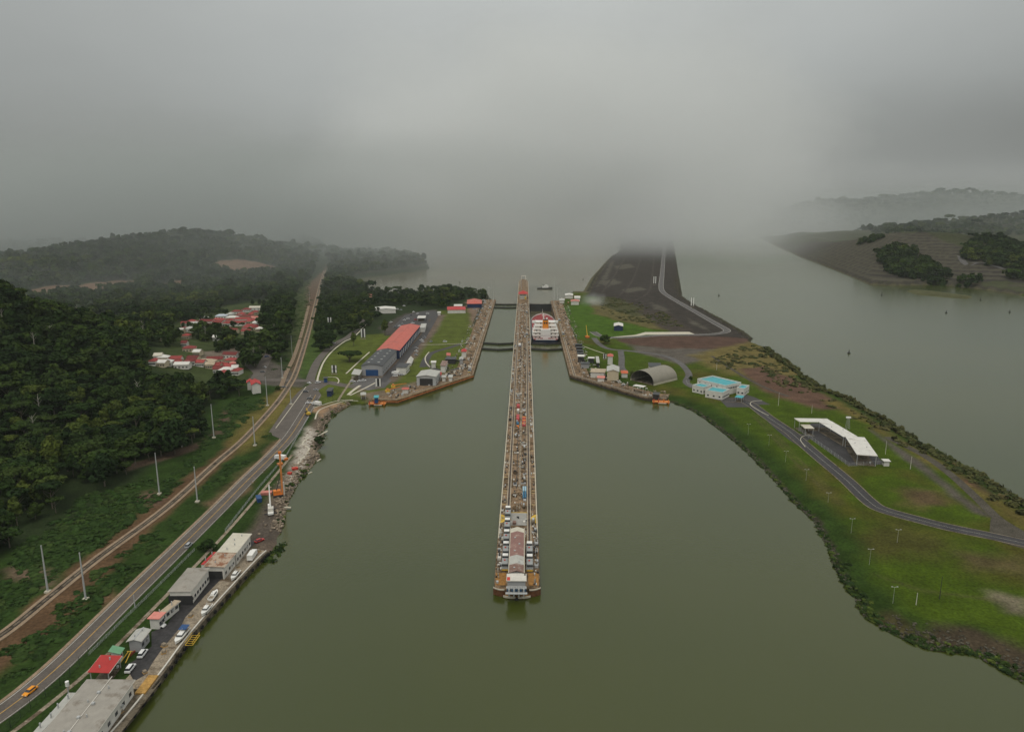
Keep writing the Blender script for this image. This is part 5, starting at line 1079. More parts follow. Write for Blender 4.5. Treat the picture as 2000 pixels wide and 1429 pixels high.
# things standing along the pier
def crate(name, label, cat, x_, py, dims, m, group=None, lid=None):
    t = thing(name, label, cat, (x_, YP(py), G+.1), 0, group); mb = MB(); mb.box((0, 0, dims[2]/2), dims); mb.build('body', m, t)
    mb = MB(); mb.box((0, 0, dims[2]+.06), (dims[0]*.9, dims[1]*.94, .12)); mb.build('lid', lid or m, t); return t
M_orr = mat('orange_rust', (.62, .22, .06), .8, .3, .8); M_sred = mat('faded_red', (.42, .07, .07), .7, .25, .8); M_lb = mat('light_blue', (.30, .45, .52), .6, .15, 1); M_db = mat('deep_blue', (.03, .13, .22), .6, .2, 1)
crate('container', 'small faded red container, the farther of two on the pier', 'container', -1.9, 796, (2.2, 6, 2.0), M_sred)
crate('container', 'longer faded red container left of the orange stack', 'container', -1.9, 819, (2.0, 12, 2.0), M_sred)
crate('machine', 'dark blue machine behind the faded red container', 'machine', -1.9, 830, (1.6, 4, 1.6), M_db)
crate('machine', 'small amber machine at the end of the red container row', 'machine', -1.8, 835.5, (1.6, 2.6, 1.4), M_org)
for k_ in range(6): crate('beam_stack', 'orange steel pallet, %s of the six in a row' % ('farthest','second farthest','third farthest','third nearest','second nearest','nearest')[k_], 'pallet', 2.4, 816.5+k_*3, (2.4, 2.4, .9), M_orr if k_ % 2 == 0 else M_sred, 'orange pallets stacked on the pier')
crate('machine', 'white winch machine just beyond the orange pallets', 'machine', 2.4, 801.5, (2.4, 3.2, 1.4), M_white, lid=M_dark); crate('machine', 'white framed machine between red container and far end', 'machine', -1.9, 803, (1.8, 5, 1.2), M_whitew)
for s_, lb in ((-.55, 'left'), (.55, 'right')):
    crate('pontoon', f'{lb} pale blue float of the pair lying lengthwise on the pier', 'pontoon', 2.9+s_, 957, (.9, 6.5, .9), M_lb); crate('pontoon', f'{lb} dark blue float behind the pale pair on the pier', 'pontoon', 2.9+s_, 969, (.9, 8.5, .9), M_db)
crate('frame_box', 'square white frame box near the brown pit', 'frame box', -2.2, 946, (2.0, 3.6, .5), M_white, lid=M_dark); crate('frame_box', 'second white cabinet near the yellow tie beams', 'cabinet', 2.7, 868, (3.2, 3.4, .6), M_white, lid=M_concd)
for py, lb in ((923, 'farther'), (967, 'nearer')):
    mb = MB(); mb.prism([(1.5*math.cos(a_*.5236), 3*math.sin(a_*.5236)) for a_ in range(12)], 0, .05); o = mb.build('turntable_pit', mat('dark_brown', (.06, .042, .025), .9, .2, 1)); o.location = (-2.3, YP(py), G+.05); tag(o, f'{lb} dark round pit in the middle of the pier deck', 'pit')
M_cl = [M_whitew, M_conc, M_concd, M_dark, M_steel, M_pale, M_sred, MATS['brown_rust_roof']]
cg = {}
def clutter(x_, y_, z_, where, i):
    k_ = random.choice([0, 1, 2, 3, 4, 5, 0, 3, 2, 1, 6 if i % 11 == 0 else 4]); nm = {0: 'white', 1: 'tan', 2: 'brown', 3: 'black', 4: 'steel grey', 5: 'cream', 6: 'red'}[k_]
    key = (nm, where)
    if key not in cg:
        t = thing('equipment_box', f'small {nm} equipment box standing {where}', 'equipment box', (x_, y_, z_), 0, f'{nm} equipment boxes {where}'); mb = MB(); mb.box((0, 0, .45), (1.3, 2.2, .9)); mb.build('body', M_cl[k_], t); mb = MB(); mb.box((0, .3, 1.1), (.8, 1.1, .5)); mb.build('motor', random.choice(M_cl[:5]), t); cg[key] = t; o = t
    else: o = copy_thing(cg[key], (x_, y_, z_))
    o.rotation_euler.z = random.choice([0, 0, .1, 1.57]) if abs(x_) > 12 or abs(x_) < 5 else 0; s_ = random.uniform(.55, 1.35); o.scale = (s_, s_*random.uniform(.8, 2.0), s_*random.uniform(.6, 1.3))
for i in range(105):
    y_ = YT+75+(YG1-YT-80)*random.random(); clutter(random.choice([random.gauss(-2.4, .5), random.gauss(2.6, .5), random.gauss(2.6, .5), random.uniform(-7.8, -6.9), random.uniform(6.9, 7.8)]), y_, G+.06, 'on the long pier deck', i)
for i in range(22): clutter(random.uniform(-7.5, 7.5), YG1+random.random()*(YF1-YG1), G+.06, 'on the pier between the gates', i)
for i in range(14): clutter(random.choice([random.uniform(-8.6, -6.8), random.uniform(6.8, 8.6)]), YT+8+random.random()*68, G+.06, 'beside the locomotives at the pier end', i)
def inpoly(px, n):
    poly = WP(px); lo, hi = poly.min(0), poly.max(0); out = []
    while len(out) < n:
        q_ = np.array([[random.uniform(lo[0], hi[0]), random.uniform(lo[1], hi[1])]])
        if sdf(q_, poly)[0] > 1: out.append(tuple(q_[0]))
    return out
def clear(x_, y_, r=7): return all((x_-a)**2+(y_-b)**2 > r*r for a, b in BL)
for where, n_, px, zz_ in (('in the left equipment yard', 60, [(866,722),(868,705),(910,702),(925,690),(920,725),(905,738),(866,742),(800,772),(760,782),(745,775),(790,765),(850,745)], G+.08), ('along the left wall beside the lawn', 34, [(925,660),(938,615),(950,596),(960,594),(950,640),(936,675),(928,690),(905,668),(880,669),(878,663)], G+.08),
    ('in the right yard behind the wall', 44, [(1125,690),(1150,690),(1175,715),(1190,735),(1240,755),(1290,775),(1255,775),(1170,748),(1135,725)], G+.08), ('along the right wall beside the ship', 22, [(1100,600),(1112,600),(1122,650),(1140,670),(1130,690),(1112,690)], G+.08), ('around the lake end of the right wall', 9, [(1086,576),(1120,578),(1125,592),(1100,600)], G+.08)):
    for i, (x_, y_) in enumerate(inpoly(px, n_)):
        if clear(x_, y_): clutter(x_, y_, zz_, where, i)
# building with red roof on the pier at the far gates
pc = thing('control_house', 'white control house with deep red hipped roof standing on the pier', 'control house', (0, YP(582), G)); mb = MB(); mb.box((0, 0, 4), (11, 22, 8)); mb.build('wall', M_wall, pc)
mb = MB(); mb.add([(-7.5, -13, 8), (7.5, -13, 8), (7.5, 13, 8), (-7.5, 13, 8), (0, -5, 12), (0, 5, 12)], [(0, 1, 4), (1, 2, 5, 4), (2, 3, 5), (3, 0, 4, 5), (3, 2, 1, 0)]); mb.build('roof', RM['red'], pc)
for k_ in range(5):
    for z_ in (2, 5.6): mb = MB(); mb.box(((k_-2)*2, -11.05, z_), (1.2, .15, 1.3)); mb.build('window', M_glass, pc)
mb = MB(); mb.box((3.6, -12.2, 1.8), (2.6, 2.4, 3.6)); mb.build('porch', M_yel, pc)
en = thing('rail_gantry', 'pale portal frame with side rails at the far tip of the pier', 'gantry', (0, YE-12, G))
for s_ in (-1, 1): mb = MB(); mb.box((s_*4, 0, 3.5), (1.6, 5, 7)); mb.build('leg', M_whitew, en)
mb = MB(); mb.box((0, 0, 7.3), (9.6, 5, 1.2)); mb.build('beam', M_whitew, en)
for s_ in (-1, 1): mb = MB(); mb.box((s_*6.5, -60, .7), (.6, 130, .9)); mb.build('side_rail', M_pale, en)
# two parked service vehicles
car('blue service truck on the pier near the closer gates', (-2.6, YP(676), G+.1), 1.57, 'blue', 'truck', cat='truck')
car('white pickup on the pier between the gate pairs', (3.0, YP(658), G+.1), 1.57, 'white', 'pickup', cat='pickup')
# ---------------------------------------------------------------- poles, boards, cranes, buoys
def pole(name, label, base, top, r=.32, headk=None, cat='pole', m=None, group=None, block=True, z=G):
    h = hgt(base, top, z); t = thing(name, label, cat, (*W(*base, z)[:2], z), 0, group); mb = MB(); mb.tube((0, 0, .3), (0, 0, h), r, r*.55, n=8); mb.build('shaft', m or M_steel, t)
    if block: mb = MB(); mb.box((0, 0, .35), (1.9, 1.9, .7)); mb.build('foot_block', M_pale, t)
    if headk == 'T':
        for s_ in (-1, 1): mb = MB(); mb.tube((0, 0, h-.1), (s_*.9, 0, h+.1), .05, n=5); mb.box((s_*1.0, 0, h+.1), (.6, .3, .12)); mb.build('lamp_arm', M_steel, t)
    if headk == 'ring': mb = MB(); mb.tube((0, 0, h-.6), (0, 0, h+.6), 1.2, 1.4, n=8); mb.build('lamp_crown', M_steel, t)
    if headk == 'cyl': mb = MB(); mb.tube((0, 0, h-1.4), (0, 0, h+.2), .55, .55, n=10); mb.build('lamp_head', M_white, t)
    return t
for b_, t_, lb in (((417.9,855),(411.7,789),'tall concrete pole on the dirt path at the forest edge'),((311.5,965),(302,884),'thick concrete pole beside the bare earth heap'),((385.7,980),(378.7,911),'concrete pole right of the track by the brown clearing'),((93.6,1156),(79.5,1064.5),'leftmost concrete pole rising from the scrub'),((167.5,1170.5),(155,1078.6),'concrete pole with round cap standing by the ballast'),
    ((498,870),(494,813),'concrete pole between the track and the road bend'),((522.5,792),(517.8,735),'concrete pole beside the lone two storey house'),((551.5,738.5),(548.6,697.7),'concrete pole left of the railway crossing'),((568.4,789.6),(566.8,760),'short concrete pole in the dry grass beside the road')):
    pole('concrete_pole', lb, b_, t_, .38, group='concrete poles of the old line')
for b_, t_, lb in (((605,590),(604,568),'distant pale pole left of the railway'),((571,696),(570,655),'distant pale pole among trees left of the railway'),((264,1187.5),(261,1160.5),'thin road sign post beside the lower road'),((622,585),(621,567),'distant thin pole right of the railway')): pole('utility_pole', lb, b_, t_, .2, block=False)
pole('street_lamp', 'white headed lamp beside the long workshop and the fence', (134,1354), (130,1331), .2, 'cyl', 'street lamp', block=False)
for b_, t_, lb in (((1662,1042),(1661,1012.6),'lamp post on the grass near the bank, second from the black road bend'),((1697.6,1104),(1696.8,1072),'lamp post on the open grass above the rocky bank'),((1743.5,1179),(1742.4,1145.6),'lamp post nearest the brush at the shore bulge'),((1501.5,871),(1500.7,849.4),'lamp post highest on the bank slope'),((1534,902.7),(1533,881),'lamp post just below the road junction'),((1574,939),(1573,916.6),'lamp post mid slope left of the black road'),((1617,982),(1614.8,962),'lamp post beside the bend of the black road'),((1752,1060),(1751,1034),'lamp post on the brown stained grass'),((1461,850),(1460,828),'faint lamp post on the narrow grass slope')):
    pole('lamp_post', lb, b_, t_, .055, 'T', 'lamp post', group='lamp posts along the grass bank', block=False)
for b_, t_, lb in (((1520,792.7),(1521,766),'white mast on the grass between offices and shelters'),((1585,808),(1585,791),'white mast behind the shelter roofs'),((1399.5,722.7),(1399.5,707.6),'white mast behind the turquoise offices'),((1729,887.7),(1730,861),'white mast at the near end of the shelters'),((1777.8,916.6),(1777.8,891),'thin mast in the dry grass beside the dirt road'),((1789,1182),(1790,1157),'thin mast with red box on the lower grass')): pole('mast', lb, b_, t_, .16, cat='mast', block=False, m=M_whitew)
pole('mast', 'dark thin mast leaning out of the lower grass', (1834.5,1171), (1839.6,1124.6), .14, cat='mast', m=M_dark, block=False)
for b_, t_, lb in (((963.8,590),(962.4,545),'tall lighting mast at the far left gate'),((955,592),(954.5,562),'shorter lighting mast left of the far left gate'),((1082,586),(1082,542),'tall lighting mast at the far right gate'),((1089,584),(1088,558),'shorter lighting mast right of the far right gate'),((1018,566),(1017,528),'thin antenna on the far pier tip')): pole('lighting_mast', lb, b_, t_, .28, 'ring', 'lighting mast', block=False)
t = thing('light_tower', 'lattice light tower behind the shelter roofs', 'light tower', at((1655, 838))); h = hgt((1655,838),(1657,815))
for a, b in ((-1, -1), (1, -1), (1, 1), (-1, 1)): mb = MB(); mb.tube((a*1.1, b*1.1, 0), (a*.5, b*.5, h), .1, n=4); mb.build('leg', M_steel, t)
mb = MB()
for k_ in range(6): z_ = h*k_/6; mb.tube((-1.1+.1*k_, -1.1+.1*k_, z_), (1.0-.1*k_, -1.0+.1*k_, z_+h/6), .05, n=4)
mb.build('bracing', M_steel, t); mb = MB(); mb.box((0, 0, h), (3, 1.2, 1)); mb.build('lamp_bank', M_white, t)
def board(label, base, top, cols, rows, w_px, dark=True, gap=.45):
    h = hgt(base, top); p = W(*base, G); s_ = PRJ((p.x+1, p.y, G))[0]-PRJ((p.x, p.y, G))[0]; wd = w_px/s_; t = thing('signal_board', label, 'signal board', (p.x, p.y, G)); pw = wd*(1-gap)/2; ph0 = h*.16
    for i in range(cols):
        x_ = (-wd/2+pw/2) if i == 0 else (wd/2-pw/2)
        for j in range(rows):
            hh = (h-ph0)/rows-(.5 if rows > 1 else 0); mb = MB(); mb.box((x_, 0, ph0+(h-ph0)*(j+.5)/rows), (pw, .35, hh)); mb.build('panel', M_white, t)
        mb = MB(); mb.tube((x_, .3, 0), (x_, .3, h), .16, n=6); mb.build('post', M_dark, t)
    if dark: mb = MB(); mb.box((0, .55, ph0+(h-ph0)/2), (wd*1.15, .15, h-ph0)); mb.build('backing', M_dark, t)
    mb = MB(); mb.box((0, 0, .2), (wd*1.2, 2, .4)); mb.build('foot_slab', M_conc, t)
board('four white panels on dark backing beside the umbrella tree', (653,731), (653,713), 2, 2, 9.5); board('pair of tall white panels at the near left lawn above the wing', (739,757), (739,739.5), 2, 1, 10)
board('pair of white panels in front of the trees by the blue doored warehouse', (709.5,662), (709.5,642), 2, 1, 8); board('four white panels in the trees right of the railway', (644,636), (644,619.5), 2, 2, 7)
board('pair of white panels on the dark embankment left of its road', (1278.5,556), (1278.5,540), 2, 1, 5, False); board('pair of white panels on the channel edge of the embankment', (1352,600), (1352,581), 2, 1, 6, False); board('four white panels in the yard next to the slim lookout', (1181,702), (1181,691), 2, 2, 6)
# construction gear
t = thing('drilling_rig', 'tall orange piling rig on the shore works', 'piling rig', at((543, 968)), .4); h = hgt((543,962),(537,881))
mb = MB(); mb.box((0, 0, 1.0), (4.4, 3.2, 1.0)); mb.box((-.4, 0, 2.3), (3.6, 2.6, 1.8)); mb.build('body', M_org, t)
for s_ in (-1, 1): mb = MB(); mb.box((0, s_*1.9, .5), (5, .8, 1)); mb.build('track', M_dark, t)
mb = MB(); mb.box((2.3, 0, h/2+.3), (.9, .9, h)); ms_ = mb.build('mast', M_orr, t); mb = MB(); mb.box((2.3, 0, h+.4), (1.6, 1.2, 1.2)); mb.build('mast_head', M_org, ms_); mb = MB(); mb.tube((3.1, 0, 0), (3.1, 0, h*.32), .45, n=8); mb.build('drill_casing', M_whitew, t)
mb = MB(); mb.tube((-1, .8, 2), (2.1, 0, h*.5), .12, n=5); mb.tube((-1, -.8, 2), (2.1, 0, h*.5), .12, n=5); mb.build('backstay', M_dark, t)
t = thing('mobile_crane', 'white mobile crane with raised boom on the dark works ground', 'mobile crane', at((529, 1001)), 1.9)
mb = MB(); mb.box((0, 0, 1.2), (9, 2.6, .9)); mb.build('chassis', M_white, t); mb = MB(); mb.box((3.6, .6, 2.3), (1.8, 1.3, 1.6)); mb.build('cab', M_white, t); mb = MB(); mb.box((-1.2, 0, 2.5), (3.2, 2.4, 1.7)); mb.build('turret', M_whitew, t)
mb = MB(); mb.tube((-1.5, 0, 3), (3.2, 0, 13.5), .42, .25, n=6); mb.build('boom', M_white, t)
for a in (-3.4, -2.2, 2.2, 3.4):
    for s_ in (-1, 1): mb = MB(); mb.tube((a, s_*.9, .55), (a, s_*1.35, .55), .55, n=10); mb.build('wheel', M_tyre, t)
for a in (-2.8, 2.8): mb = MB(); mb.box((a, 0, .8), (.5, 6, .35)); mb.build('outrigger', M_dark, t)
t = thing('excavator', 'yellow and dark excavator at the top of the shore works', 'excavator', at((602, 811)), 2.2)
for s_ in (-1, 1): mb = MB(); mb.box((0, s_*1.2, .45), (3.8, .6, .9)); mb.build('track', M_dark, t)
mb = MB(); mb.box((-.3, 0, 1.7), (3.2, 2.4, 1.5)); mb.build('house', M_yel, t); mb = MB(); mb.box((.9, .7, 2.5), (1.3, 1, 1.6)); mb.build('cab', M_glass, t); mb = MB(); mb.tube((1.2, -.3, 1.8), (3.8, -.3, 4.4), .3, n=5); mb.tube((3.8, -.3, 4.4), (5.4, -.3, 1.6), .22, n=5); mb.build('arm', M_yel, t); mb = MB(); mb.box((5.5, -.3, 1.1), (.9, 1.1, .9), taper=1.3); mb.build('bucket', M_dark, t)
for lb, p_, m_, d_ in (('blue tank trailer beside the works on the grass', (506, 978), M_blue, (5, 2.2, 2.2)), ('salmon steel skip next to the blue trailer', (521, 965), MATS['pink_tile_roof'], (5, 3, 1.4)), ('small orange skip beside the tall rig', (557, 898), M_org, (2.6, 2.2, 1.2)), ('red skip closest to the inner shore bend', (576, 917), M_red, (3, 2, 1.2)), ('orange crate on the white rubble of the works', (547, 908), M_orr, (2.6, 2, 1.2)), ('small red crate in the rubble near the shore bend', (566, 926), M_red, (2, 1.6, 1.1))):
    x_, y_, _ = at(p_); t = thing('skip', lb, 'skip', (x_, y_, G), random.random()*3); mb = MB(); mb.box((0, 0, d_[2]/2+.15), d_, taper=1.12); mb.build('body', m_, t); mb = MB(); mb.box((0, 0, .1), (d_[0]*.8, d_[1]*.8, .2)); mb.build('skid', M_dark, t)
# orange mooring platforms at both wing ends
for lb, p_, an_ in (('orange painted mooring stage at the tip of the left wing', (737, 788), 0), ('orange red mooring stage at the tip of the right wing', (1291, 784.5), -.15)):
    v = W(*p_, 1); t = thing('mooring_stage', lb, 'mooring stage', (v.x, v.y, 0), an_); mb = MB(); mb.box((0, 0, 1.2), (13, 5, .7)); mb.build('deck', M_orr, t)
    for a in (-5.5, -2, 2, 5.5): mb = MB(); mb.tube((a, -2.2, -2), (a, -2.2, 3.6), .35, n=8); mb.build('pile', M_red if a < 0 else M_org, t)
    mb = MB(); mb.box((1, -3, .6), (6, 1, .5)); mb.build('step', M_pale, t)
# plane-like yellow crane beams in the yard at the near left corner
for lb, p_, an_ in (('yellow jib crane lying in the yard nearest the left wing', (757, 766), .6), ('ochre jib beam beside the red roofed hut above the wing', (768, 757), .2)):
    t = thing('jib_crane', lb, 'jib crane', at(p_), an_); mb = MB(); mb.box((0, 0, 1.1), (3.4, 2.6, 1.8)); mb.build('base', M_yel, t); mb = MB(); mb.tube((0, 0, 2), (11, 0, 3.2), .4, .2, n=6); mb.build('jib', M_org, t); mb = MB(); mb.box((0, 0, 2.6), (1.6, 1.6, 1.2)); mb.build('cab', M_orr, t)
t = thing('crawler_crane', 'yellow crane with white boom on the lawn right of the ship', 'crane', at((1147, 660)), 1.9); mb = MB(); mb.box((0, 0, 1.4), (5, 3.4, 2.2)); mb.build('body', M_org, t); mb = MB(); mb.tube((0, 0, 2.4), (4, 0, 14), .5, .3, n=6); mb.build('boom', M_yel, t); mb = MB(); mb.box((0, 0, .3), (5.4, 4.2, .6)); mb.build('tracks', M_dark, t)
def buoy(label, px, z=0.): v = W(*px, z); t = thing('buoy', label, 'buoy', (v.x, v.y, z)); mb = MB(); mb.tube((0, 0, -.5), (0, 0, .8), 1.5, 1.5, n=10); mb.build('float', M_dark, t); mb = MB(); mb.tube((0, 0, .8), (0, 0, 4), .6, .2, n=6); mb.build('tower', M_dark, t)
for lb, p_, z_ in (('dark buoy in the middle of the wide right channel', (1658,690), 0), ('tiny buoy near the terraced bank', (1722,577), 0), ('small buoy below the flat islet', (1848,611), 0), ('small buoy at the right edge below the low bank', (1972,610), 0), ('buoy in the channel right of the embankment', (1404,577), 0), ('buoy on the lake left of the pier', (898,552), -9.4), ('buoy on the lake beside the embankment shore', (1139,546), -9.4), ('faint buoy right of the islet tip', (1915,586), 0)): buoy(lb, p_, z_)
# ---------------------------------------------------------------- town
TOWN = [(485,410,90,'red'),(600,412,110,'grey'),(545,470,120,'grey'),(740,385,160,'red'),(715,430,140,'red'),(870,368,150,'red'),(900,322,130,'bluew'),(1025,342,140,'white'),(1190,325,150,'red'),(1150,360,170,'red'),(1285,348,90,'pink'),(1070,405,210,'red'),(1240,440,160,'red'),(940,478,130,'red'),(945,512,120,'white'),(1190,500,110,'red'),(1290,402,70,'white'),(1335,472,80,'white'),(1080,272,120,'tile'),(1190,247,100,'red'),(1285,277,70,'red'),(1310,227,170,'cream'),(75,520,80,'red'),(215,575,60,'white'),(480,640,70,'tile'),(535,700,140,'redl'),(630,745,90,'white'),(350,825,190,'red'),(580,820,130,'red'),(240,810,120,'white'),(220,870,130,'white'),(455,893,170,'white'),(730,855,210,'tan'),(830,828,180,'red'),(1010,775,170,'red'),(1012,838,130,'red'),(890,893,150,'red'),(1030,885,90,'pink'),(955,950,160,'white'),(1080,962,100,'red'),(930,985,110,'red'),(440,490,70,'white'),(770,452,90,'white'),(1210,385,80,'tile'),(850,900,120,'tile'),(500,865,100,'tile'),(1240,300,60,'tile'),(1130,300,80,'red'),(1080,330,80,'tile'),(860,402,110,'red'),(960,405,80,'red'),(820,422,90,'tile'),(600,475,110,'grey'),(470,470,90,'red'),(400,502,90,'white'),(500,552,90,'tile'),(840,572,70,'white'),(1050,492,90,'red'),(1290,457,90,'red'),(180,790,90,'cream'),(285,862,110,'white'),(540,852,130,'red'),(665,868,110,'tile'),(780,892,110,'tan'),(870,942,120,'red'),(1000,912,110,'red'),(1060,928,80,'white'),(130,852,80,'red'),(405,868,90,'tile'),(700,345,90,'grey'),(560,385,90,'red'),(1250,375,110,'red'),(1000,372,90,'tile'),(660,400,80,'tile'),(1000,300,70,'grey'),(1180,460,80,'tile')]
CN = {'red': 'red roofed', 'grey': 'grey roofed', 'bluew': 'pale blue roofed', 'white': 'white roofed', 'pink': 'pink roofed', 'tile': 'brown red tiled', 'cream': 'cream roofed', 'redl': 'orange red roofed', 'tan': 'tan roofed'}
TREC = []
for cx, cy, wpx, c in TOWN:
    px, py = 280+cx/5.882, 560+cy/5.882; v0 = WT(px, py+7); ctr = v0.to_2d(); hb_ = TZ(ctr.x, ctr.y)-.3; s_ = (py-395)*.976/146; L = wpx/5.882/s_; L = min(L, 24); wd = random.uniform(8.5, 11)
    rowp = 'upper' if py < 650 else 'middle' if py < 690 else 'lower'
    k_ = {'grey': 'grey2', 'red': 'tile', 'redl': 'tile'}.get(c, c)
    lb = f'{CN[c]} low house in the {rowp} cluster of the hillside town'
    t = building('town_house', lb, None, 4.2, 'gable' if random.random() < .55 else 'hip', {'tile': 'tile'}.get(k_, k_), rise=2.0, over=.5, cat='house', nwin=4, wm=random.choice([M_wall, M_wallc, M_wall]), rect=(ctr, random.uniform(-.12, .25), L, wd), group=f'{CN[c]} houses of the {rowp} town cluster', wsides=(0,), ww=1.6, base=hb_)
    TREC.append((ctr.x, ctr.y, max(L, wd)/2+3)); BL.append((ctr.x, ctr.y))

pal = None
for i in range(16):
    u = random.random(); p = QE[int(u*(len(QE)-1))]; d = (QE[min(len(QE)-1, int(u*(len(QE)-1))+1)]-QE[int(u*(len(QE)-1))-1 if int(u*(len(QE)-1)) else 0]).normalized(); o_ = random.uniform(2, 6); x_, y_ = p.x-d.y*o_, p.y+d.x*o_
    if y_ > 330: continue
    if pal is None:
        pal = thing('pallet_load', 'small pallet with sacks standing on the quay apron', 'pallet', (x_, y_, G+.05), 0, 'pallets on the quay apron'); mb = MB(); mb.box((0, 0, .1), (1.3, 1.1, .18)); mb.build('pallet', MATS['ochre_timber'], pal); mb = MB(); mb.box((0, 0, .5), (1.1, .95, .6), taper=.85); mb.build('load', M_conc, pal); o = pal
    else: o = copy_thing(pal, (x_, y_, G+.05))
    o.rotation_euler.z = random.random()*3; s_ = random.uniform(.8, 1.6); o.scale = (s_, s_, s_)
# ---------------------------------------------------------------- trees
def cards(n, lobes, size, seed, flat=.0, inner=.12):
    "n small leaf clump faces spread over ellipsoid lobes (cx,cy,cz,rx,ry,rz)"
    r = np.random.default_rng(seed); L = np.array(lobes, float); wts = L[:, 3]*L[:, 4]; idx = r.choice(len(L), n, p=wts/wts.sum())
    u = r.normal(size=(n, 3)); u[:, 2] = np.where(u[:, 2] < 0, u[:, 2]*.45, u[:, 2]); u /= np.linalg.norm(u, axis=1)[:, None]
    rad = 1-np.abs(r.normal(size=(n, 1)))*inner; c = L[idx, :3]+u*L[idx, 3:6]*rad*(1+r.normal(size=(n, 1))*.05)
    nn = u/L[idx, 3:6]*L[idx, 3:4]; nn[:, 2] += .35; nn += r.normal(size=(n, 3))*.45; nn /= np.linalg.norm(nn, axis=1)[:, None]
    t = np.cross(nn, r.normal(size=(n, 3))); t /= np.linalg.norm(t, axis=1)[:, None]; b = np.cross(nn, t)
    s_ = size*r.uniform(.55, 1.25, (n, 1)); k1 = r.uniform(.6, 1.1, (n, 1))
    V = np.stack([c-t*s_-b*s_*k1*.6, c+t*s_*.9-b*s_*k1, c+t*s_+b*s_*k1*.8, c-t*s_*.8+b*s_*k1], 1).reshape(-1, 3)
    return V, np.arange(4*n).reshape(-1, 4)
def lobes(kind, seed, R_=5.5, H=13):
    r = random.Random(seed); out = []
    if kind == 'round':
        out.append((0, 0, H-R_*.9, R_*.72, R_*.72, R_*.75))
        for i in range(9): a = i*.7+r.random()*.9; d = R_*r.uniform(.3, .85); q_ = R_*r.uniform(.22, .5); out.append((d*math.cos(a), d*math.sin(a), H-R_*r.uniform(.55, 1.5), q_*r.uniform(.8, 1.4), q_*r.uniform(.8, 1.4), q_*.7))
        for i in range(3): a = r.random()*6.28; out.append((R_*.25*math.cos(a), R_*.25*math.sin(a), H-R_*.45, R_*.4, R_*.4, R_*.36))
    elif kind == 'flat':
        for i in range(9): a = i*.7+r.random()*.5; d = R_*r.uniform(.1, .85); q_ = R_*r.uniform(.3, .5); out.append((d*math.cos(a), d*math.sin(a), H-R_*.25-d*.18-r.random()*1.2, q_, q_, q_*.38))
    elif kind == 'tall':
        for i in range(9): z_ = H*(.42+.58*i/9); q_ = R_*.62*math.sin(math.pi*(.25+.68*i/9)); a = r.random()*6.28; d = R_*.3*r.random(); out.append((d*math.cos(a), d*math.sin(a), z_, q_, q_, q_*.75))
    return out
KINDS_ = [('round', 5.6, 13), ('round', 6.6, 15), ('flat', 7.2, 15), ('tall', 4.4, 15), ('round', 4.6, 10), ('flat', 5.8, 12)]
def tree_proto(k_, n=1000, size=.62):
    kind, R_, H = KINDS_[k_]; V, Q = cards(n, lobes(kind, 50+k_, R_, H), size, 90+k_)
    me = np_mesh('crown', V, Q, M_leaf, smooth=False)
    t = thing('forest_tree', 'x', 'tree'); o = bpy.data.objects.new('crown', me); COL.objects.link(o); o.parent = t
    mb = MB(); mb.tube((0, 0, -1), (.1, .1, H*.55), .38, .2, n=7); rr = random.Random(k_)
    for i in range(5): a = i*1.3; mb.tube((.05, .05, H*(.32+.05*i)), (R_*.5*math.cos(a), R_*.5*math.sin(a), H*(.62+.05*rr.random())), .16, .06, n=5)
    mb.build('trunk', M_bark, t); return t
protos = [tree_proto(i) for i in range(6)]
KL = ['broad round crowned tree in the dense hillside forest', 'large domed tree in the dense hillside forest', 'flat topped spreading tree in the dense hillside forest', 'tall narrow tree in the dense hillside forest', 'small round tree in the dense hillside forest', 'low flat topped tree in the dense hillside forest']
far_src = []
for kind, R_, H in KINDS_: far_src.append((cards(230, lobes(kind, 70+len(far_src), R_, H), 1.25, 33+len(far_src)), cards(70, lobes(kind, 70+len(far_src), R_, H), 2.3, 44+len(far_src))))
FEDGE = WP([(-700,1500),(-60,1150),(0,1090),(60,1030),(92,1012),(130,1000),(112,950),(160,935),(205,955),(245,928),(330,893),(372,880),(392,850),(388,822),(402,792),(440,778),(490,772),(484,760),(470,758),(440,756),(400,758),(345,758),(300,757),(285,745),(292,700),(306,680),(330,645),(420,604),(470,590),(525,582),(560,600),(575,580),(590,560),(612,535),(625,505),(632,480)])
FOREST = np.vstack([FEDGE, [[-3000, 8000], [-9000, 8000], [-9000, 100]]])
PEN = np.vstack([WP([(634,492),(646,520),(632,560),(622,600),(612,655),(622,690),(640,690),(655,660),(700,648),(735,628),(742,612),(728,608),(725,596),(772,598),(800,596),(840,600),(862,604),(905,583),(935,582),(950,584)], G), WP([(955,583),(935,579.5),(900,578),(870,577),(840,577),(800,580),(740,579),(705,568),(680,556),(672,548),(700,538),(760,532),(800,527),(832,521),(829,512),(800,503),(700,496)], -5)])
TOWNP = WP([(300,735),(312,660),(370,618),(430,600),(520,588),(530,600),(528,660),(545,700),(520,735),(470,742),(380,728)])
cand = []
def scatter(poly, sp, ylo, yhi, keepf=None, hs=(1, 1)):
    lo, hi = poly.min(0), poly.max(0); x0, x1 = max(lo[0], -.8*yhi-60), min(hi[0], .8*yhi+60); gx = np.arange(x0, x1, sp); gy = np.arange(max(lo[1], ylo), min(hi[1], yhi), sp)
    A, B = np.meshgrid(gx, gy); Pp = np.stack([A.ravel(), B.ravel()], 1)+rng.uniform(-.42, .42, (A.size, 2))*sp
    m = (np.abs(Pp[:, 0]) < .74*Pp[:, 1]+30); Pp = Pp[m]
    if not len(Pp): return Pp
    Pp = Pp[sdf(Pp, poly) > 0]
    return Pp
BLA = np.array(BL)
town_r = np.array(TREC)
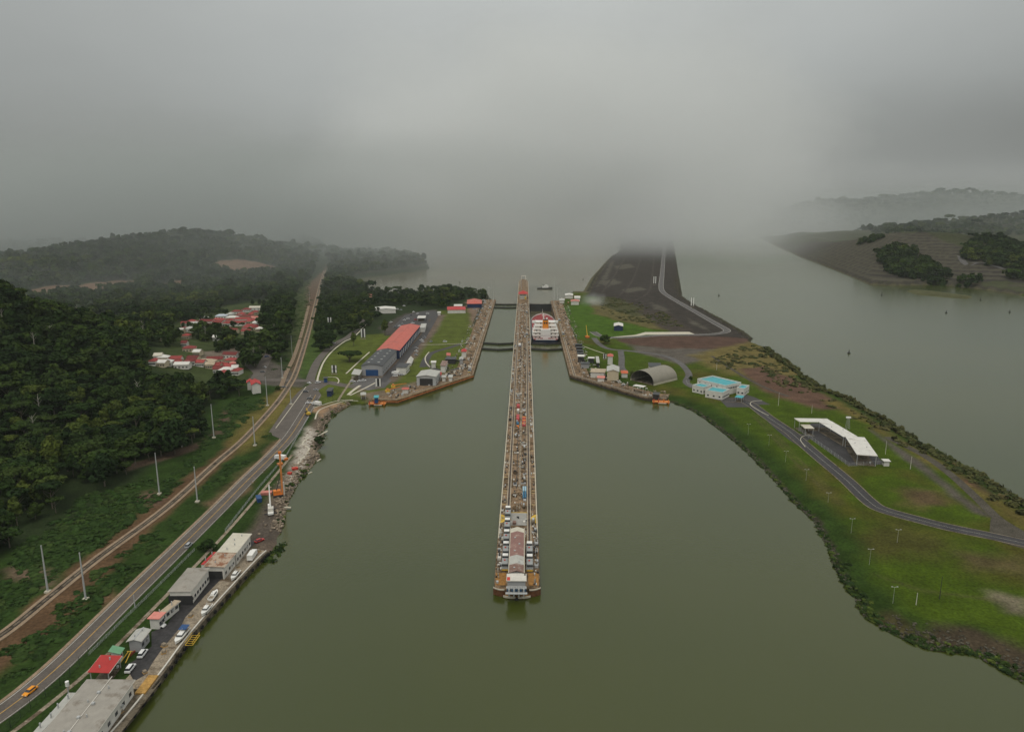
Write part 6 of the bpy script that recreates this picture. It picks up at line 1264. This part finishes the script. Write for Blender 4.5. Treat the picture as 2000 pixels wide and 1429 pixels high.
def good(Pp):
    m = np.ones(len(Pp), bool)
    for a, b, r_ in TREC: m &= (Pp[:, 0]-a)**2+(Pp[:, 1]-b)**2 > r_*r_
    for a, b in BL: m &= (Pp[:, 0]-a)**2+(Pp[:, 1]-b)**2 > 90
    return Pp[m]
parts_ = []
for sp, a, b, hs in ((8.2, 100, 760, 1.0), (10.5, 760, 1250, 1.0), (13.5, 1250, 1900, 1.15), (18, 1900, 2700, 1.35), (34, 2700, 5200, 2.2)):
    Pp = good(scatter(FOREST, sp, a, b))
    cl = fbm(Pp[:, 0]/60, Pp[:, 1]/60, 3, 88)
    bare = np.zeros(len(Pp), bool)
    for (cx, cy, rx, ry) in BARE: bare |= ((Pp[:, 0]-cx)/rx)**2+((Pp[:, 1]-cy)/ry)**2 < 1
    Pp = Pp[~bare & ((cl > .30) | (Pp[:, 1] < 800))]; parts_.append(np.hstack([Pp, np.full((len(Pp), 1), hs), np.zeros((len(Pp), 1))]))
    Pp = good(scatter(PEN, sp*.95, a, b)); parts_.append(np.hstack([Pp, np.full((len(Pp), 1), hs*(.72 if b < 1300 else .85)), np.full((len(Pp), 1), 1)]))
Pp = good(scatter(TOWNP, 15, 700, 1300)); cl = fbm(Pp[:, 0]/25, Pp[:, 1]/25, 2, 12); Pp = Pp[cl > .54]; parts_.append(np.hstack([Pp, np.full((len(Pp), 1), .62), np.full((len(Pp), 1), 2)]))
for q_, sp_, hh in (([(515,598),(575,585),(570,640),(555,690),(540,708),(528,690),(518,672)], 9.5, 1), ([(370,668),(378,645),(410,642),(430,655),(420,668)], 9, .9), ([(415,692),(425,668),(450,668),(454,690)], 9, .9), ([(465,726),(468,690),(500,690),(505,724)], 8.5, 1.05), ([(526,706),(528,688),(547,690),(548,708)], 8.5, 1), ([(440,667),(520,660),(525,680),(460,684)], 12, .8), ([(296,708),(300,640),(345,650),(360,685),(330,695)], 10, 1), ([(500,680),(520,676),(528,690),(512,700)], 9, .8)):
    Pp = good(scatter(WP(q_), sp_, 500, 1400)); parts_.append(np.hstack([Pp, np.full((len(Pp), 1), hh), np.full((len(Pp), 1), 2)]))
for px_, py_, rx_, ry_ in ((1792,535,48,80), (1765,500,42,60), (1815,548,30,40), (1755,476,40,60), (1955,505,75,100), (2010,490,90,140), (1893,552,20,26), (1700,470,25,40), (1990,545,20,20)):
    v = WT(px_, py_); Pp = scatter(np.array([[v.x-rx_*1.3, v.y-ry_*1.3], [v.x+rx_*1.3, v.y-ry_*1.3], [v.x+rx_*1.3, v.y+ry_*1.3], [v.x-rx_*1.3, v.y+ry_*1.3]]), 11, 1000, 3500)
    Pp = Pp[((Pp[:, 0]-v.x)/rx_)**2+((Pp[:, 1]-v.y)/ry_)**2 < .5+fbm(Pp[:, 0]/25, Pp[:, 1]/25, 3, 6)]; parts_.append(np.hstack([Pp, np.full((len(Pp), 1), 1.1), np.full((len(Pp), 1), 3)]))
Pp = scatter(np.array([[1100, 2250], [3500, 2250], [3800, 3000], [1300, 3000]]), 24, 2200, 3100); parts_.append(np.hstack([Pp, np.full((len(Pp), 1), 1.5), np.full((len(Pp), 1), 3)]))
Pp = scatter(np.array([[600, 3700], [4600, 3700], [4600, 4700], [800, 4700]]), 42, 3600, 4700); parts_.append(np.hstack([Pp, np.full((len(Pp), 1), 2.4), np.full((len(Pp), 1), 3)]))
T = np.vstack(parts_); tz = terrain(T[:, :2]); okz = tz > np.where(T[:, 1] > 1100, -8, 1.5); T = T[okz]; tz = tz[okz]; T = np.hstack([T, tz[:, None]])
dist = np.hypot(T[:, 0]-2.7, T[:, 1])
# what the camera can see near the frame
pr = np.array([PRJ((a, b, c+8)) for a, b, _, _, c in T]); inf = (pr[:, 0] > -20) & (pr[:, 0] < 2020) & (pr[:, 1] < 1460) & (pr[:, 1] > 380)
order = np.argsort(np.where(inf & (T[:, 3] != 1), dist, 1e9)); single = set(order[:292].tolist())
print('TREES', len(T))
usedp = set()
for i in order[:292]:
    x_, y_, hs, rg, z_ = T[i]; k_ = int(rng.integers(0, 6)); p = protos[k_]; o = p if k_ not in usedp else copy_thing(p, (0, 0, 0)); usedp.add(k_)
    s_ = rng.uniform(.6, 1.15) if rng.random() < .88 else rng.uniform(1.2, 1.55); o.location = (x_, y_, z_-.3); o.scale = (s_, s_, s_*rng.uniform(.85, 1.15)); o.rotation_euler.z = rng.uniform(0, 6.28)
    o['label'] = KL[k_]; o['group'] = KL[k_]+' s'
    o['group'] = KL[k_].replace('tree', 'trees')
TN = fbm(T[:, 0]/70, T[:, 1]/70, 3, 5)
VV, QQ, TT = [], [], []; nv = 0
for i in range(len(T)):
    if i in single: continue
    x_, y_, hs, rg, z_ = T[i]; k_ = int(rng.integers(0, 6)); lod = 0 if dist[i] < 1250 else 1
    V, Q = far_src[k_][lod]; s_ = hs*(rng.uniform(.6, 1.15) if rng.random() < .9 else rng.uniform(1.15, 1.5)); a = rng.uniform(0, 6.28); cs_, sn_ = math.cos(a)*s_, math.sin(a)*s_
    W_ = np.empty_like(V); W_[:, 0] = V[:, 0]*cs_-V[:, 1]*sn_+x_; W_[:, 1] = V[:, 0]*sn_+V[:, 1]*cs_+y_; W_[:, 2] = V[:, 2]*s_*rng.uniform(.85, 1.1)/(1 if hs < 1.3 else hs**.5)+z_-(1.5 if rg != 2 else .5)
    VV.append(W_); QQ.append(Q+nv); nv += len(V); TT.append(np.full(len(V), np.clip(rng.uniform(-.1, .7)+1.1*(TN[i]-.35), 0, 1)))
me = np_mesh('forest', np.vstack(VV), np.vstack(QQ), M_leafA, smooth=False); at_ = me.attributes.new('tint', 'FLOAT', 'POINT'); at_.data.foreach_set('value', np.concatenate(TT).astype(np.float32))
o = bpy.data.objects.new('forest', me); COL.objects.link(o); tag(o, 'dense dark green forest covering the hills and plain on the left', 'forest', kind='stuff')
# lone trees
def lone(label, base, scale, k_, name='tree', w_=None):
    t = copy_thing(protos[k_], at(base, G-.2), random.random()*6, label, None); t.name = name
    if 'group' in t: del t['group']
    t.scale = scale if isinstance(scale, tuple) else (scale, scale, scale)
V, Q = cards(1500, [(d*math.cos(a), d*math.sin(a), 7.2-d*d*.03, 2.6, 2.6, 1.1) for a, d in [(i*.9, 0+.75*(i % 9)) for i in range(18)]], .6, 777); t = thing('umbrella_tree', 'wide umbrella shaped tree alone on the lawn left of the warehouse', 'tree', at((683, 706))); t.scale = (1.55, 1.55, 1.25)
o = bpy.data.objects.new('crown', np_mesh('crown', V, Q, M_leaf, smooth=False)); COL.objects.link(o); o.parent = t
mb = MB(); mb.tube((0, 0, -.5), (0, 0, 3), .6, .45, n=8)
for i in range(7): mb.tube((0, 0, 2.6), (4.2*math.cos(i*.9), 4.2*math.sin(i*.9), 6.6), .28, .1, n=5)
mb.build('trunk', M_bark, t)
lone('dark round tree alone beside the turning road on the right lawn', (1181, 671), (1.05, 1.05, .8), 0, 'round_tree'); lone('small dark tree on the kerb left of the salmon warehouse', (691, 675), (.9, .9, 1.0), 3, 'small_tree')
lone('big dark round tree between railway and roadside van', (636, 674), (1.7, 1.7, 1.1), 1, 'round_tree'); lone('tall palm like tree with bare top behind the salmon warehouse', (752, 655), (1.2, 1.2, 1.25), 3, 'tall_tree')
lone('dark bush tree leaning over the water by the shore works', (624, 868), (.62, .62, .45), 0, 'shore_bush'); lone('round bush on the lawn by the railway crossing junction', (543, 762), (.5, .5, .42), 4, 'round_bush')
lone('dark green bush behind the rusty quay shed', (405, 1075), (.62, .62, .42), 0, 'round_bush'); lone('small dark tree touching the front corner of the arched hangar', (1234, 737), (.4, .4, .5), 0, 'small_tree')
lone('dark tree right of the last yard of the offices', (1349, 742), (.35, .35, .4), 4, 'small_tree')
snag = None
for i in range(14):
    q_ = T[order[int(rng.integers(10, 900))]]; 
    if snag is None:
        snag = thing('bare_tree', 'pale bare trunk rising out of the dense hillside forest', 'bare tree', (q_[0], q_[1], q_[4]), 0, 'pale bare trunks in the hillside forest'); mb = MB(); mb.tube((0, 0, 0), (.4, .2, 17), .35, .12, n=6)
        for a_ in range(6): mb.tube((.3, .1, 11+a_*.9), (.3+2.6*math.cos(a_*2.1), .1+2.6*math.sin(a_*2.1), 14+a_*.9), .12, .04, n=4)
        mb.build('trunk', mat('pale_bark', (.33, .31, .26), .9, .2, 1), snag)
    else: copy_thing(snag, (q_[0], q_[1], q_[4]), random.random()*6)
for p, k_, s_, lb in (((868,582),5,(1.5,1.5,1.6),'tall ragged open tree above the others on the lakeside row'), ((857,584),3,(1.2,1.2,1.1),'narrow tree left of the tall ragged lakeside tree'), ((898,584),1,(1.5,1.5,1.0),'wide dark tree right of the tall ragged lakeside tree'), ((825,590),1,(1.6,1.6,1.15),'wide dark dome tree behind the white gabled hall')): lone(lb, p, s_, k_, 'lakeside_tree')
for p_ in list(protos):
    if protos.index(p_) not in usedp:
        for ch in list(p_.children): bpy.data.objects.remove(ch)
        bpy.data.objects.remove(p_)
# ---------------------------------------------------------------- scrub and rocks
def scrub(name, label, spots, matr, rmin, rmax, ncard, size, flat=.5, kind='stuff'):
    VV, QQ, TT = [], [], []; nv = 0
    src = [cards(ncard, [(rnd_.uniform(-.5, .5), rnd_.uniform(-.5, .5), .35, .75, .75, .6) for _ in range(4)], size, 900+k_) for k_, rnd_ in [(k2, random.Random(k2)) for k2 in range(4)]]
    for x_, y_, z_ in spots:
        V, Q = src[random.randrange(4)]; s_ = random.uniform(rmin, rmax); W_ = V*[s_, s_, s_*flat*random.uniform(.7, 1.4)]+[x_, y_, z_-.15]; VV.append(W_); QQ.append(Q+nv); nv += len(V); TT.append(np.full(len(V), random.random()))
    me = np_mesh(name, np.vstack(VV), np.vstack(QQ), matr, smooth=False); at_ = me.attributes.new('tint', 'FLOAT', 'POINT'); at_.data.foreach_set('value', np.concatenate(TT).astype(np.float32))
    o = bpy.data.objects.new(name, me); COL.objects.link(o); tag(o, label, name.replace('_', ' '), kind=kind)
def spots(px, sp, dens=1, dz=0, seed=1, thr=0, world=False):
    poly = np.array(px) if world else WP(px); Pp = scatter(poly, sp, 50, 3000)
    n_ = fbm(Pp[:, 0]/16, Pp[:, 1]/16, 3, seed); Pp = Pp[(rng.random(len(Pp)) < dens) & (n_ > thr)]
    z_ = terrain(Pp); m = z_ > -.6; return [(a, b, c+dz) for (a, b), c in zip(Pp[m], z_[m])]
sc = spots([(-100,1250),(0,1095),(60,1035),(100,1015),(130,1005),(165,960),(240,955),(300,915),(375,885),(395,840),(440,790),(500,765),(520,790),(395,895),(318,985),(185,1090),(92,1168),(0,1232),(-100,1310)], 3.6, .9, thr=.36)
sc += spots([(95,1195),(190,1115),(320,1015),(430,915),(490,865),(520,850),(480,905),(415,965),(320,1070),(240,1160),(110,1270),(0,1370),(-60,1400),(-60,1330),(0,1275)], 3.6, .75, thr=.42)
sc += spots([(575,560),(606,545),(608,590),(590,680),(562,720),(530,730),(560,640)], 8, .8)
def awayfrom(sp_, line, r_):
    A_ = np.array([[p.x, p.y] for p in line]); o_ = []
    for q_ in sp_:
        if ((A_-[q_[0], q_[1]])**2).sum(1).min() > r_*r_: o_.append(q_)
    return o_
def dense(line): return [a+(b-a)*(k2/6) for a, b in zip(line, line[1:]) for k2 in range(6)]
sc = awayfrom(awayfrom(sc, dense(RL), 7.5), dense(ROAD), 9)
scrub('undergrowth', 'low green scrub between the forest edge, railway and road', sc, M_scrub, 1.2, 3.4, 34, .40, .26)
shore = [(1500,683),(1522,700),(1567,730),(1612,763),(1655,776),(1693,801),(1733,824),(1800,867),(1900,920),(2000,982),(2060,1020)]
def along(px, n_, wid, inward, zoff=0, zl=0):
    l_ = [W(a_, b_, zl).to_2d() for a_, b_ in px]; seg = [(b-a).length for a, b in zip(l_, l_[1:])]; tot = sum(seg); out = []
    for _ in range(n_):
        d = random.random()*tot; i = 0
        while d > seg[i] and i < len(seg)-1: d -= seg[i]; i += 1
        dr_ = (l_[i+1]-l_[i]).normalized(); p = l_[i]+dr_*d+Vector((-dr_.y, dr_.x))*inward*abs(random.gauss(0, wid)); out.append((p.x, p.y))
    Z_ = terrain(np.array(out)); return [(a, b, max(c, -.3)+zoff) for (a, b), c in zip(out, Z_)]
b1 = along(shore, 520, 5, -1); b1 = [b for b in b1]
scrub('shore_bushes', 'grey green bushes lining the edge of the wide right channel', b1, M_drybush, 1.3, 3.4, 40, .34, .75)
b2 = spots([(1385,705),(1462,672),(1500,690),(1525,715),(1600,765),(1560,768),(1480,740),(1430,725)], 5, .8, thr=.45)+spots([(1180,578),(1250,592),(1300,610),(1340,640),(1270,632),(1215,625),(1170,600)], 6, .8, thr=.40)+spots([(1600,780),(1660,782),(1800,868),(1960,962),(1900,950),(1760,870),(1650,810)], 5, .6, thr=.5)
scrub('dry_scrub', 'ochre and olive scrub patches on the right land', b2, M_drybush, 1.4, 3.2, 34, .36, .45)
b3 = along(RC[1:16], 420, .9, 1)+along(RC[15:27], 500, 1.8, 1)
scrub('bank_weeds', 'dark weeds along the waterline of the right grass bank', b3, M_leafA, .5, 1.5, 34, .36, .5)
b4 = along(LC[9:20], 50, 2, 1)+along([(512,1098),(522,1090),(545,1062)], 40, 2.0, -1)
scrub('shore_weeds', 'dark brush at the end of the quay and along the rubble shore', b4, M_leafA, .8, 1.8, 34, .36, .7)
def rocks(name, label, pts_, m, smin, smax):
    bm = bmesh.new(); bmesh.ops.create_icosphere(bm, subdivisions=1, radius=1); v0 = np.array([v.co for v in bm.verts]); f0 = np.array([[v.index for v in f.verts] for f in bm.faces]); bm.free(); VV, QQ = [], []; nv = 0
    for x_, y_, z_ in pts_:
        s_ = random.uniform(smin, smax); a = random.random()*6.28; V = v0*(1+rng.normal(size=(len(v0), 1))*.18)*[s_*random.uniform(.8, 1.7), s_, s_*random.uniform(.35, .7)]; c_, n__ = math.cos(a), math.sin(a)
        V = np.stack([V[:, 0]*c_-V[:, 1]*n__, V[:, 0]*n__+V[:, 1]*c_, V[:, 2]], 1)+[x_, y_, z_+s_*.1]; VV.append(V); QQ.append(f0+nv); nv += len(V)
    me = np_mesh(name, np.vstack(VV), np.vstack(QQ), m, smooth=False); o = bpy.data.objects.new(name, me); COL.objects.link(o); tag(o, label, 'rocks', kind='stuff')
M_rkp = mat('pale_rock', (.23, .185, .135), .9, .6, .25, sc2=1.2); M_rkd = mat('dark_rock', (.075, .068, .05), .95, .5, .3, sc2=1.3)
rocks('riprap', 'pale broken concrete rubble tumbling down the left shore works', along(LC[8:21], 900, 2.2, 1)+along(LC[10:14], 120, 5, 1), M_rkp, .3, 1.05)
rocks('shore_rocks', 'dark rocks along the foot of the right grass bank', along(RC[2:], 1300, .9, 1)+along(RC[19:], 600, 5, 1), M_rkd, .25, .7)
rocks('embankment_rocks', 'dark stone facing of the long embankment', along([(1326,545),(1332,579),(1353,595),(1405,622),(1456,651),(1468,664)], 700, 5, -1)+along([(1118,579),(1147,579),(1166,542),(1195,505)], 500, 5, -1, zl=-9), M_rkd, .6, 1.5)
rocks('rubble', 'scattered grey rubble over the works ground and road verge', spots([(545,970),(575,900),(600,840),(640,800),(655,800),(620,850),(612,890),(570,960)], 3.2, .7)+spots([(480,1050),(520,990),(552,1000),(548,1045)], 3.5, .5)+spots([(470,960),(560,850),(572,858),(480,965)], 6, .3), M_rkp, .25, .9)
mb = MB()
for i in range(9):
    pass
for i, (p_, a_) in enumerate((((625,858),.6),((619,893),.9),((613,905),.4),((630,842),1.1),((641,825),.8),((556,985),.2),((600,917),.7),((606,930),.1),((560,1008),.5))):
    x_, y_, _ = at(p_); mb = MB(); mb.box((0, 0, 0), (6, 1.1, .5), 0); o = mb.build('concrete_slab', M_pale); o.location = (x_, y_, TZ(x_, y_)+.5); o.rotation_euler = (random.uniform(-.2, .2), random.uniform(-.25, .1), a_+random.uniform(-.3, .3)); tag(o, 'long pale broken concrete slab tilted on the rubble shore', 'concrete slab', 'broken concrete slabs on the rubble shore')
# smoke plume drifting over the lawn by the lake
bm = bmesh.new(); bmesh.ops.create_icosphere(bm, subdivisions=3, radius=1); me = bpy.data.meshes.new('smoke'); bm.to_mesh(me); bm.free(); o = bpy.data.objects.new('smoke', me); COL.objects.link(o); v = W(1150, 596, G)
o.location = (v.x+8, v.y+10, 8); o.scale = (26, 40, 14); m = fogmat(.022, (.9, .95, .95)); me.materials.append(m); tag(o, 'thin pale smoke drifting over the lawn near the lake', 'smoke', kind='stuff')
print('OBJS', len(bpy.data.objects))
